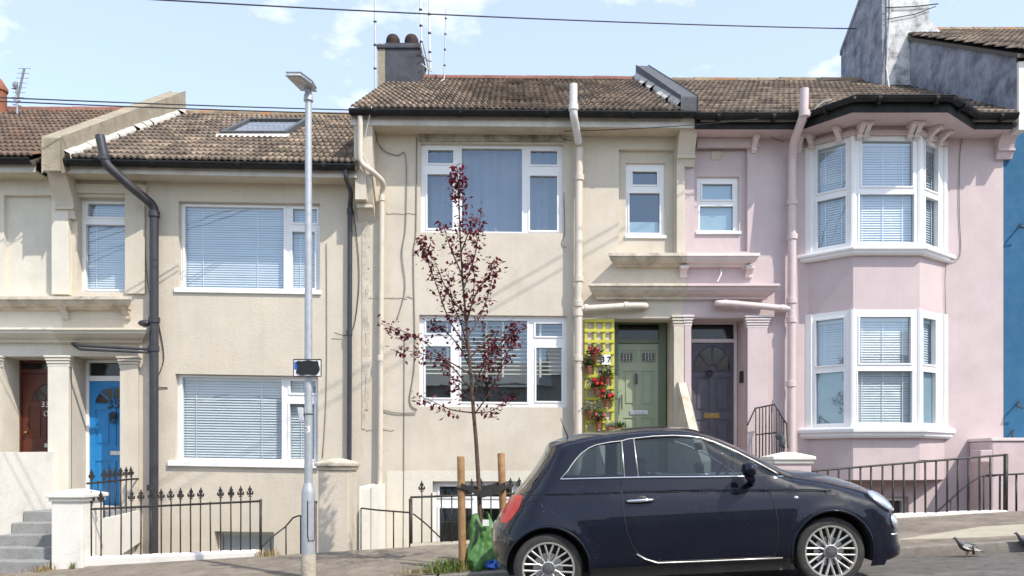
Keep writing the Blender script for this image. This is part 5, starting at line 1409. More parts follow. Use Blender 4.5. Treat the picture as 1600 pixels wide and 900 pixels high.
# ================================================================== LAMP POST and its signs
YL = 8.8
xl_ = PX(482, YL); zl = ground(xl_, YL)
lp = empty('lamp_post', (xl_, YL, zl), 'tall galvanised street lamp post on the pavement', 'lamp post')
zs = PZ(765, YL)
MB().lathe([(.078, zl - .1), (.074, zl + .02), (.073, zs - .04), (.066, zs), (.048, zs + .06), (.046, zs + .07)], (xl_, YL, 0), 20).build('base_column', 'galv', lp, smooth=True)
MB().lathe([(.0795, zl - .1), (.0765, zl + .25), (.0745, zl + .255)], (xl_, YL, 0), 20).build('stained_foot', 'stone', lp, smooth=True)
MB().lathe([(.044, zs + .06), (.040, 3.0), (.035, PZ(158, YL)), (.035, PZ(156, YL))], (xl_, YL, 0), 16).build('upper_column', 'galv', lp, smooth=True)
dp = MB()
def cyl(a, z, r): return Vector((xl_ + r * math.sin(a), YL - r * math.cos(a), z))
zd0, zd1 = PZ(844, YL), PZ(782, YL)
n = 8; vs = []
for i in range(n + 1):
    a = .15 + 1.0 * i / n
    vs += [cyl(a, zd0, .079), cyl(a, zd1, .079)]
dp.add(vs, [(2 * i, 2 * i + 2, 2 * i + 3, 2 * i + 1) for i in range(n)])
dp.build('access_door', 'galv', lp)
MB().tube([cyl(.15, zd1, .079), cyl(.15, zd0 + .05, .079), cyl(.3, zd0, .08), cyl(1.0, zd0, .08), cyl(1.15, zd0 + .05, .079), cyl(1.15, zd1, .079)], .005, 5).build('door_seam', 'blackpaint', lp)
MB().lathe([(.052, PZ(158, YL)), (.05, PZ(150, YL)), (.030, PZ(143, YL)), (.02, PZ(138, YL))], (xl_, YL, 0), 14).build('spigot', 'galv', lp, smooth=True)
zt_ = PZ(139, YL)
lt = MB()
lt.extrude([(xl_ - .085, YL + .04, zt_ + .0), (xl_ + .07, YL + .04, zt_ - .01), (xl_ + .06, YL - .12, zt_ - .005), (xl_ - .01, YL - .31, zt_ - .005), (xl_ - .15, YL - .31, zt_ - .005), (xl_ - .11, YL - .12, zt_ - .005)], (0, .008, .04))
lt.build('lantern', 'galv', lp, bevel=.012)
MB().extrude([(xl_ - .135, YL - .295, zt_ - .006), (xl_ - .025, YL - .295, zt_ - .006), (xl_ + .04, YL - .14, zt_ - .006), (xl_ - .09, YL - .14, zt_ - .006)], (0, 0, -.006)).build('lamp_glass', 'fascia', lp)
MB().tube([(xl_, YL, zt_ - .06), (xl_ - .02, YL - .03, zt_ + .02)], .03, 10).build('bracket', 'galv', lp, smooth=True)
MB().plate((Vector((0, YL - .0445, 0)), FAC[1], FAC[2]), PX(478.5, YL), PX(486, YL), PZ(676, YL), PZ(666, YL), [], 0, .003).build('number_label', 'whiteplate', lp)
text('number_digit', '5', .07, 'blackpaint', lp, (PX(480.5, YL), YL - .046, PZ(671, YL)), ext=.001)
sg = empty('parking_sign', P3(480, 575, YL - .06), 'small white sign with blacked-out face and blue edge on the lamp post', 'sign')
ys = YL - .07
MB().bevbox(PX(458.5, ys), PX(502, ys), ys, ys + .006, PZ(588, ys), PZ(561.5, ys), .0025).build('plate', 'whiteplate', sg)
def flat(name, m, pts, y): return MB().extrude([(PX(a, y), y, PZ(b, y)) for a, b in pts], (0, .003, 0)).build(name, m, sg)
bor = [(458.6, 561.6), (501.9, 561.6), (501.9, 587.9), (458.6, 587.9)]
for a, b in zip(bor, bor[1:] + bor[:1]): MB().tube([P3(*a, ys - .001), P3(*b, ys - .001)], .005, 5).build('border', 'blackpaint', sg)
flat('blue_panel', 'bluepaint', [(460, 565), (465, 565), (465, 577), (460, 577)], ys - .0035)
bb = []
for k in range(28):
    a = 2 * math.pi * k / 28
    bb.append((481 + (17.5 + 1.2 * math.sin(5 * a + 1)) * max(-1, min(1, 1.25 * math.cos(a))), 574.5 + (11 + .8 * math.sin(7 * a)) * max(-1, min(1, 1.3 * math.sin(a)))))
flat('blacked_out_patch', 'blackpaint', bb, ys - .0075)
for py in (568, 582): MB().tube([P3(481, py, YL - .06) + Vector((.055 * math.sin(k * .63), .058 - .055 * math.cos(k * .63), 0)) for k in range(11)], .006, 5).build('clip', 'galv', sg)
cbx = empty('sensor_box', P3(474, 648, YL), 'small white box clamped to the lamp post below the sign', 'box')
MB().extrude([P3(465, 637, YL - .05), P3(471.5, 637, YL - .07), P3(473.5, 656, YL - .07), P3(468, 656, YL - .05)], (0, .07, 0)).build('housing', 'whiteplate', cbx, bevel=.004)
MB().tube([P3(471, 648, YL - .03), P3(478, 648, YL)], .016, 6).build('arm', 'blackpaint', cbx)
MB().tube([Vector((xl_ + .048 * math.cos(k * .63), YL + .048 * math.sin(k * .63), PZ(647, YL))) for k in range(11)], .005, 5).build('clamp', 'blackpaint', cbx)

# ================================================================== OVERHEAD WIRES, ROOF POLES
def wire(label, a, b, sag, r, m='blackcable', n=24):
    pts = [a.lerp(b, i / n) - Vector((0, 0, sag * 4 * (i / n) * (1 - i / n))) for i in range(n + 1)]
    o = MB().tube(pts, r, 5).build('overhead_wire', m, smooth='all'); props(o, label, 'wire', 'overhead wires'); return o
wire('long overhead wire crossing the sky towards the right chimney', P3(-700, -62, 9.0), P3(1338, 45, 16.3), .12, .011)
wire('upper of the two wires over the left roofs', P3(-500, 128, 9.0), P3(553, 172, 12.05), .03, .009)
wire('lower of the two wires over the left roofs', P3(-500, 134, 9.2), P3(554, 178, 12.08), .03, .009)
wire('short wire between the middle eaves and the pink eaves', P3(880, 205, 12.2), P3(1185, 186, 11.95), .03, .006)
for k, (dy, lab) in enumerate(((0, 'higher telephone wire strung above the middle house'), (-.42, 'lower telephone wire strung above the middle house'))):
    wire(lab, Vector((-14, 4.2 + dy, 5.6)), Vector((9.6, 12.3 + dy * .2, 9.6)), .06, .010)
def roof_pole(label, a, b, Y, r=.018, m='galv'):
    o = empty('aerial_pole', P3(*b, Y), label, 'pole')
    MB().tube([P3(*b, Y), P3((a[0] * .5 + b[0] * .5), (a[1] + b[1]) / 2, Y), P3(*a, Y)], [r, r * .95, r * .85], 8).build('mast', m, o, smooth=True)
    for k in range(4):
        t = (k + .6) / 4.5; p = P3(*a, Y).lerp(P3(*b, Y), t); MB().ball(p, r * 1.7, r * 1.7, .03, 8, 6).build('clip', 'blackpaint', o)
    return o
roof_pole('thin grey aerial pole left of the dark chimney', (586, -25), (586, 140), 14.9)
roof_pole('left pole of the pair lashed to the dark chimney', (656, -25), (659, 88), 15.7, .02, 'whitepipe')
roof_pole('right pole of the pair lashed to the dark chimney', (670, -25), (672, 108), 15.9, .02, 'whitepipe')
o = roof_pole('short pole on the ridge right of the dark chimney', (697, 14), (694, 124), 16.1, .014)
for (a, b) in (((658, 86), (674, 96)), ((659, 100), (676, 112)), ((664, 132), (694, 124)), ((660, 66), (671, 126)), ((657, 72), (662, 128))):
    cable(h37, [P3(*a, 15.42 if a[0] < 660 else 15.6), (P3(*a, 15.5) + P3(*b, 15.7)) / 2 + Vector((.03, -.03, -.05)), P3(*b, 15.6)], .012, 'whitecable' if a[1] > 90 else 'cable', 'lashing')

# ================================================================== YOUNG PURPLE-LEAVED TREE, stakes, tie, watering bag, weeds
YT = 8.78
tre = empty('plum_tree', (PX(752, YT), YT, ground(PX(752, YT), YT)), 'slender young tree with dark purple leaves tied between stakes', 'tree')
zgt = ground(PX(752, YT), YT)
tp = [(752, None), (750, 800), (747, 740), (744, 690), (740, 645), (736, 590), (730, 520), (723, 440), (719, 370), (716, 300), (714, 258)]
trunk = [Vector((PX(752, YT), YT, zgt - .05))] + [P3(a, b, YT + (.02 * math.sin(i))) for i, (a, b) in enumerate(tp) if b]
MB().tube(trunk, [.026, .025, .023, .021, .020, .017, .0145, .011, .008, .005, .003], 8).build('trunk', 'bark', tre, smooth=True)
LIMBS = [[(740, 645), (705, 640), (675, 627), (650, 616)], [(738, 612), (705, 572), (660, 532), (625, 516), (600, 507)], [(735, 585), (695, 562), (655, 552), (622, 545)],
         [(732, 545), (702, 500), (680, 440), (662, 392), (655, 372)], [(728, 492), (702, 462), (684, 420), (664, 376)], [(741, 648), (766, 612), (786, 570), (800, 532), (806, 508)],
         [(738, 612), (760, 562), (788, 530), (800, 498)], [(731, 525), (752, 490), (768, 440), (772, 404)], [(724, 452), (741, 402), (748, 362), (752, 324)],
         [(722, 430), (702, 382), (692, 348)], [(741, 645), (768, 642), (792, 624)], [(728, 500), (746, 455), (764, 430), (776, 408)], [(735, 575), (716, 540), (690, 512), (672, 505)], [(734, 560), (756, 540), (782, 545), (806, 525)],
         [(733, 550), (718, 500), (706, 470), (700, 420)], [(729, 505), (738, 470), (741, 430), (735, 395)], [(739, 630), (720, 610), (706, 590), (690, 545)], [(739, 625), (752, 590), (764, 560), (770, 520)],
         [(720, 395), (733, 360), (738, 335)]]
leaves = MB()
def leaf(c, s):
    a = random.uniform(0, 6.28); e = random.uniform(-1.2, .35)
    d = Vector((math.cos(a) * math.cos(e), math.sin(a) * math.cos(e), math.sin(e)))
    q = (d.cross(Vector((random.gauss(0, .5), random.gauss(0, .5), 1))).normalized()) * s * .30
    nr = d.cross(q).normalized() * s * .10
    leaves.add([c, c + d * s * .45 + q + nr, c + d * s, c + d * s * .45 - q + nr, c + d * s * .5], [(0, 1, 4), (1, 2, 4), (0, 4, 3), (4, 2, 3)])
lim_rnd = random.Random(3)
for li, L in enumerate(LIMBS):
    dy = lim_rnd.uniform(-.32, .32)
    pts = [P3(a, b, YT + dy * (i / (len(L) - 1)) ** .8) for i, (a, b) in enumerate(L)]
    sm = []
    Pp = [pts[0]] + pts + [pts[-1]]
    for i in range(1, len(Pp) - 2):
        for k in range(6):
            t = k / 6
            sm.append(0.5 * ((2 * Pp[i]) + (Pp[i + 1] - Pp[i - 1]) * t + (2 * Pp[i - 1] - 5 * Pp[i] + 4 * Pp[i + 1] - Pp[i + 2]) * t * t + (3 * Pp[i] - Pp[i - 1] - 3 * Pp[i + 1] + Pp[i + 2]) * t ** 3))
    sm.append(pts[-1])
    n = len(sm)
    MB().tube(sm, [.0095 * (1 - .8 * i / (n - 1)) for i in range(n)], 5).build('branch', 'bark', tre, smooth=True)
    ln = sum((b - a).length for a, b in zip(sm, sm[1:]))
    for k in range(int(ln * 102)):
        t = .22 + .78 * random.random() ** .8; f_ = t * (n - 1); i = min(int(f_), n - 2)
        p = sm[i].lerp(sm[i + 1], f_ - i)
        clump = .026 + .030 * random.random()
        leaf(p + Vector((random.gauss(0, clump), random.gauss(0, clump), random.gauss(-.01, clump))), random.uniform(.04, .075))
for k in range(220):                                  # the leader's own leaves
    t = random.random(); i = min(int(6 + t * 3.99), 9)
    p = trunk[i].lerp(trunk[i + 1], random.random()); leaf(p + Vector((random.gauss(0, .045), random.gauss(0, .05), random.gauss(0, .03))), random.uniform(.045, .08))
for k in range(80):
    p = trunk[-1].lerp(trunk[-2], random.random() * 1.2); leaf(p + Vector((random.gauss(0.01, .04), random.gauss(0, .04), 0)), random.uniform(.05, .085))
leaves.build('crown', 'plum', tre, kind='stuff')
def stake(label, px0, py0, px1, Y):
    b = Vector((PX(px1, Y), Y, ground(PX(px1, Y), Y)))
    o = empty('tree_stake', b, label, 'stake')
    t = P3(px0, py0, Y)
    MB().tube([b - Vector((0, 0, .1)), b.lerp(t, .33), b.lerp(t, .66), t - Vector((0, 0, .01)), t], [.040, .041, .040, .040, .035], 12).build('post', 'stake', o, smooth=True)
    MB().tube([P3(px1 - (px1 - px0) * .7, 762, Y) + Vector((.046 * math.cos(k * .63), .046 * math.sin(k * .63), .01 * math.sin(k * .63))) for k in range(11)], .013, 6).build('strap_loop', 'rubber', o)
    return o
stake('left timber tree stake with dark wet foot', 720, 713, 723, 8.72)
stake('right timber tree stake beside the car tail', 783, 708, 789, 8.95)
tie = empty('tree_tie', P3(750, 766, 8.75), 'black rubber tree tie stretched between the two stakes', 'tree tie')
def belt(pts, w=.028):
    mb = MB(); vs = []
    for p in pts: vs += [p + Vector((0, -.006, -w)), p + Vector((0, -.006, w)), p + Vector((0, .006, w)), p + Vector((0, .006, -w))]
    n = len(pts)
    mb.add(vs, [(4 * i + k, 4 * i + (k + 1) % 4, 4 * i + 4 + (k + 1) % 4, 4 * i + 4 + k) for i in range(n - 1) for k in range(4)])
    mb.build('strap', 'rubber', tie)
belt([P3(721, 759, 8.67), P3(732, 763, 8.68), P3(748, 771, 8.73), P3(768, 767, 8.80), P3(790, 757, 8.90)])
belt([P3(721, 760, 8.78), P3(735, 762, 8.80), P3(750, 763, 8.83), P3(770, 759, 8.93), P3(788, 753, 9.0)], .02)
belt([P3(742, 772, 8.72), P3(752, 776, 8.72), P3(775, 770, 8.80), P3(792, 760, 8.89)], .016)
bag = empty('watering_bag', (PX(752, YT), YT, zgt), 'crumpled green watering bag around the foot of the tree', 'bag')
bm_ = MB(); nu, nv = 64, 44; hb = PZ(808, YT) - zgt
for j in range(nv + 1):
    t = j / nv
    r = .165 * (1 - .55 * t ** 1.5) * (1 + .05 * math.sin(t * 9))
    if t < .06: r *= .93 + t
    for i in range(nu):
        a = 2 * math.pi * i / nu
        fold = .020 * math.sin(3 * a + 4 * t) + .016 * math.sin(7 * a - 6 * t + 1) + .035 * noise.noise((math.cos(a) * 2.2, math.sin(a) * 2.2, t * 3.2)) + .028 * abs(noise.noise((math.cos(a) * 3.5, math.sin(a) * 3.5, t * 7))) + .010 * abs(noise.noise((math.cos(a) * 8 + 3, math.sin(a) * 8, t * 13)))
        rr = max(.03, r + fold * (1 - .3 * t))
        bm_.v.append(Vector((PX(752, YT) + rr * 1.02 * math.cos(a), YT + rr * .85 * math.sin(a), zgt - .01 + hb * t + (.05 * math.sin(2 * a + .6) + .02 * math.sin(5 * a) if t > .9 else .03 * t * math.sin(2 * a + .6)))))
bm_.f = [(j * nu + i, j * nu + (i + 1) % nu, (j + 1) * nu + (i + 1) % nu, (j + 1) * nu + i) for j in range(nv) for i in range(nu)]
bm_.build('sack', 'bag', bag, smooth='all')
MB().tube([P3(744, 812, 8.70), P3(748, 820, 8.66), P3(746, 840, 8.63), P3(741, 850, 8.63)], .012, 6).build('drawstring', 'blackcable', bag)
MB().bevbox(PX(754, 8.66), PX(764, 8.66), 8.655, 8.66, PZ(822, 8.66), PZ(812, 8.66), .002).build('label_tag', 'whiteplate', bag)
lit = MB()
for k in range(26):
    c = Vector((PX(770, 8.72) + random.gauss(0, .05), 8.70 + random.gauss(0, .04), zgt + .02 + random.uniform(0, .05))); d = Vector((random.gauss(0, 1), random.gauss(0, 1), random.gauss(0, 1))).normalized() * .04; q = d.orthogonal().normalized() * .03
    lit.add([c - d - q, c + d - q, c + d + q, c - d + q], [(0, 1, 2, 3)])
props(lit.build('plastic_litter', 'bluepaint'), 'scrap of dark blue plastic at the foot of the green bag', 'litter')
def tuft(name, label, px, py, Y, n, h, spread, m, lean=.5):
    c0 = P3(px, py, Y); mb = MB()
    for k in range(n):
        x = c0.x + random.gauss(0, spread); y = Y + random.gauss(0, min(spread * .5, .1)); z = ground(x, max(y, 8.5)) if Y < 10.7 else c0.z
        a = random.uniform(0, 6.28); hh = h * random.uniform(.4, 1.1); l_ = lean * random.uniform(.3, 1.3) * hh
        d = Vector((math.cos(a), math.sin(a), 0)); q = Vector((-d.y, d.x, 0)) * .004
        p0, p1, p2 = Vector((x, y, z - .01)), Vector((x, y, z + hh * .65)) + d * l_ * .4, Vector((x, y, z + hh)) + d * l_
        mb.add([p0 - q, p0 + q, p1 + q * .8, p1 - q * .8, p2], [(0, 1, 2, 3), (3, 2, 4)])
    o = mb.build(name, m, kind='stuff'); props(o, label, 'grass'); return o
tuft('grass_tuft', 'tuft of bright green grass at the foot of the left stake', 706, 890, 8.70, 420, .15, .14, 'grass', .8)
tuft('grass_tuft', 'sparse dry grass and litter left of the green tuft', 668, 893, 8.72, 130, .06, .16, 'drygrass', 1.2)
tuft('grass_tuft', 'dry weeds at the right end of the white plinth', 418, 872, 10.6, 90, .11, .07, 'drygrass', .6)
tuft('grass_tuft', 'dry weeds at the foot of the grey steps', 66, 884, 10.42, 90, .10, .08, 'drygrass', .8)
tuft('grass_tuft', 'small weed by the white pier foot', 113, 885, 10.47, 26, .10, .02, 'grass', .5)
tuft('grass_tuft', 'green weeds behind the bag by the stone plinth', 745, 866, 9.0, 120, .12, .14, 'grass', .7)

# ================================================================== PARKED SMALL CAR
SA = math.atan(26 / 438.0)
car = empty('parked_car', (0.3186, 7.6, 0.044), 'small dark navy hatchback parked at the kerb', 'car')
car.rotation_euler = (0, -SA, 0)
WB, RW, ZW = 2.347, 0.29, 0.29
OUT = [(-.29, .20, .10), (-.40, .235, .25), (-.455, .33, .28), (-.478, .45, .30), (-.478, .56, .30), (-.458, .63, .29), (-.40, .705, .27), (-.33, .80, .26), (-.25, .90, .22), (-.14, 1.02, .20), (-.04, 1.14, .18),
       (.045, 1.265, .15), (.095, 1.345, .13), (.20, 1.382, .12), (.38, 1.412, .115), (.60, 1.435, .11), (.86, 1.445, .11), (1.10, 1.44, .11), (1.33, 1.41, .12), (1.50, 1.352, .15), (1.70, 1.255, .18), (1.95, 1.115, .19),
       (2.11, 1.02, .18), (2.22, .985, .16), (2.40, .95, .18), (2.60, .885, .20), (2.76, .805, .20), (2.87, .715, .22), (2.945, .615, .25), (2.995, .50, .28), (3.02, .38, .30), (3.03, .28, .28), (2.99, .20, .20), (2.90, .165, .12), (2.76, .155, .05)]
def spline(P, per):
    Q = [P[0]] + P + [P[-1]]; out = []
    for i in range(1, len(Q) - 2):
        for k in range(per):
            t = k / per
            out.append(tuple(0.5 * ((2 * b) + (c - a) * t + (2 * a - 5 * b + 4 * c - d) * t * t + (3 * b - a - 3 * c + d) * t ** 3) for a, b, c, d in zip(Q[i - 1], Q[i], Q[i + 1], Q[i + 2])))
    out.append(P[-1]); return out
OUT = [(u_ + .075 * max(0, min(1, (u_ - 2.2) / .6)), z_, r_) for u_, z_, r_ in OUT]
OL = spline(OUT, 4)
import numpy as np
OA = np.array([(a, b) for a, b, r in OL]); OR = np.array([r for a, b, r in OL])
SEG_A, SEG_B = OA[:-1], OA[1:]
SEG_D = SEG_B - SEG_A; SEG_L2 = (SEG_D ** 2).sum(1)
def qdist(u, z):
    p = np.array((u, z)); t = np.clip(((p - SEG_A) * SEG_D).sum(1) / SEG_L2, 0, 1)
    d = np.sqrt(((SEG_A + SEG_D * t[:, None] - p) ** 2).sum(1)); r = OR[:-1] * (1 - t) + OR[1:] * t
    q = d / r; i = int(np.argmin(q))
    return float(q[i]), i
GRV = [(-.5, .912), (-.124, .902), (.651, .878), (1.215, .862), (2.271, .803), (2.635, .76), (3.2, .70)]
def groove(u):
    for (a, b), (c, d) in zip(GRV, GRV[1:]):
        if u <= c: return b + (d - b) * (u - a) / (c - a)
    return GRV[-1][1]
def sstep(a, b, x):
    t = max(0, min(1, (x - a) / (b - a))); return t * t * (3 - 2 * t)
def width(u, z):
    if z < .95: w = .812 - .10 * max(0, .50 - z) ** 1.6 - .46 * max(0, z - .56) ** 1.75
    else: w = .812 - .46 * .39 ** 1.75 - .355 * (z - .95)
    w -= .05 * sstep(.7, -.5, u) * (1 if z < .95 else 1.4) + .035 * sstep(2.0, 3.0, u)
    w -= .010 * sstep(groove(u) + .004, groove(u) - .004, z) * math.exp(-max(0, groove(u) - z) / .045)
    for c in (0, WB):
        r = math.hypot(u - c, z - ZW); w += .016 * math.exp(-((r - .36) / .04) ** 2)
    w -= .03 * sstep(.31, .20, z) * (1 if .3 < u < 2.05 else 0)
    return w
def yhalf(u, z):
    q, i = qdist(u, z)
    g_ = 1.0 if q >= 1 else math.sqrt(max(0, 1 - (1 - q) ** 2))
    return width(u, z) * g_
def surf(u, z, s=-1, out=0.0):
    return Vector((u, s * (yhalf(u, z) + out), z))
RQ = [(.180, 1.032), (.215, 1.085), (.252, 1.134), (.298, 1.187), (.344, 1.229), (.41, 1.270), (.477, 1.293), (.593, 1.308), (.690, 1.312), (.676, 1.014)]
DWN = [(.798, 1.008), (.795, 1.318), (.96, 1.325), (1.126, 1.322), (1.26, 1.308), (1.376, 1.286), (1.482, 1.245), (1.664, 1.152), (1.83, 1.045), (1.94, .968), (1.97, .944)]
TAIL = [(-.17, .895), (-.225, .905), (-.275, .88), (-.335, .795), (-.385, .715), (-.375, .675), (-.325, .672), (-.27, .72), (-.21, .80)]
DOOR = [(.676, 1.003), (.658, .94), (.651, .871), (.646, .76), (.647, .673), (.662, .55), (.696, .444), (.735, .385), (.788, .340), (.84, .314), (.899, .300), (1.181, .294), (1.55, .287), (1.862, .281), (1.885, .36), (1.897, .45), (1.902, .542), (1.898, .65), (1.886, .755), (1.862, .86), (1.83, .945)]
def circle(cx_, cz_, r, n=64): return [(cx_ + r * math.cos(2 * math.pi * k / n), cz_ + r * math.sin(2 * math.pi * k / n)) for k in range(n)]
ARCH = [circle(0, ZW + .005, .338), circle(WB, ZW + .005, .338)]
def dens(P, d=.03):
    out = []
    for a, b in zip(P, P[1:] + P[:1]):
        n = max(1, int(math.hypot(b[0] - a[0], b[1] - a[1]) / d))
        out += [(a[0] + (b[0] - a[0]) * k / n, a[1] + (b[1] - a[1]) * k / n) for k in range(n)]
    return out
def inside(p, P):
    x, y = p; c = False; j = len(P) - 1
    for i in range(len(P)):
        if (P[i][1] > y) != (P[j][1] > y) and x < (P[j][0] - P[i][0]) * (y - P[i][1]) / (P[j][1] - P[i][1]) + P[i][0]: c = not c
        j = i
    return c
outline = [(float(a), float(b)) for a, b in OA]
bottom = [(2.835 + (-.29 - 2.835) * k / 60, .155 + .045 * k / 60) for k in range(1, 60)]
loop = outline + bottom
cons = [loop] + [dens(P, .025) for P in (RQ, DWN, TAIL, DOOR)] + [dens(A, .03) for A in ARCH]
pts2, edges2 = [], []
for P in cons:
    b = len(pts2); pts2 += P; edges2 += [(b + k, b + (k + 1) % len(P)) for k in range(len(P))]
fixed = np.array(pts2[:])
free = []
nrm2 = np.zeros_like(OA); tg = np.gradient(OA, axis=0); nrm2[:, 0] = tg[:, 1]; nrm2[:, 1] = -tg[:, 0]; nrm2 /= np.linalg.norm(nrm2, axis=1)[:, None]
for th_ in (10, 20, 30, 40, 50, 60, 70, 80):
    dq = 1 - math.cos(R(th_))
    for i in range(len(OA)):
        p = OA[i] + nrm2[i] * OR[i] * dq
        q, _ = qdist(*p)
        if abs(q - dq) < .05: free.append((float(p[0]), float(p[1])))
u = -.46
while u < 3.09:
    z = .17
    while z < 1.45:
        if inside((u, z), loop) and qdist(u, z)[0] > 1.0: free.append((u + random.uniform(-.002, .002), z + random.uniform(-.002, .002)))
        z += .034
    u += .034
gz_ = []
u = -.42
while u < 2.95:                                    # extra rows along the crease
    for o_ in (-.012, -.005, .005, .012):
        if inside((u, groove(u) + o_), loop) and qdist(u, groove(u) + o_)[0] > .9: gz_.append((u, groove(u) + o_))
    u += .03
free = gz_ + free
kept = []
cell = {}
def near(p, d):
    i, j = int(p[0] / .02), int(p[1] / .02)
    for a in (-1, 0, 1):
        for b in (-1, 0, 1):
            for q in cell.get((i + a, j + b), ()):
                if (q[0] - p[0]) ** 2 + (q[1] - p[1]) ** 2 < d * d: return True
    return False
for p in pts2: cell.setdefault((int(p[0] / .02), int(p[1] / .02)), []).append(p)
for p in free:
    dmin = .0055
    if not near(p, dmin): kept.append(p); cell.setdefault((int(p[0] / .02), int(p[1] / .02)), []).append(p)
allp = [Vector(p) for p in pts2 + kept]
cv, ce, cf, *_ = delaunay_2d_cdt(allp, edges2, [], 0, 1e-5)
co3 = [(p.x, yhalf(p.x, p.y), p.y) for p in cv]
on_out = set()
groups = {}
for f in cf:
    c = sum((cv[i] for i in f), Vector((0, 0))) / len(f); c = (c.x, c.y)
    if not inside(c, loop): continue
    if any(math.hypot(c[0] - cx_, c[1] - ZW - .005) < .3375 for cx_ in (0, WB)): continue
    if inside(c, RQ): k = 'quarter_glass'
    elif inside(c, DWN): k = 'door_glass'
    elif inside(c, TAIL): k = 'tail_light'
    else:
        q, i = qdist(*c); s_ = OA[i]
        if q < .80 and 1.40 < s_[0] < 2.10: k = 'windscreen'
        elif q < .40 and -.20 < s_[0] < .04 and s_[1] > .9: k = 'rear_window'
        elif inside(c, DOOR): k = 'door'
        elif c[1] < .275 and .3 < c[0] < 2.05: k = 'sill'
        else: k = 'body'
    groups.setdefault(k, []).append(tuple(f))
def panel(name, keys, m, sides, parent, off=0.0, label=None):
    mb = MB(); mb.local = True
    for s in sides:
        idx = {}
        for k in keys:
            for f in groups.get(k, ()):
                ff = []
                for i in f:
                    if i not in idx:
                        idx[i] = len(mb.v); x, y, z = co3[i]; mb.v.append(Vector((x, s * max(0.0, y + off), z)))
                    ff.append(idx[i])
                mb.f.append(tuple(ff) if s < 0 else tuple(reversed(ff)))
    me = bpy.data.meshes.new(name); me.from_pydata([tuple(p) for p in mb.v], [], mb.f); me.materials.append(M[m])
    bm = bmesh.new(); bm.from_mesh(me)
    bmesh.ops.remove_doubles(bm, verts=[v for v in bm.verts if abs(v.co.y) < .02], dist=.0008)
    bmesh.ops.recalc_face_normals(bm, faces=bm.faces[:]); bm.to_mesh(me); bm.free()
    me.polygons.foreach_set('use_smooth', [True] * len(me.polygons)); me.update()
    o = bpy.data.objects.new(name, me); COL.objects.link(o); o.parent = parent
    return o
def cpart(mb, name, m, parent, smooth=True):
    mb.local = True
    me = bpy.data.meshes.new(name); me.from_pydata([tuple(p) for p in mb.v], [], mb.f); me.materials.append(M[m])
    if smooth: me.polygons.foreach_set('use_smooth', [True] * len(me.polygons))
    me.update(); o = bpy.data.objects.new(name, me); COL.objects.link(o); o.parent = parent; return o
body = panel('body', ['body'], 'paint', (-1, 1), car)
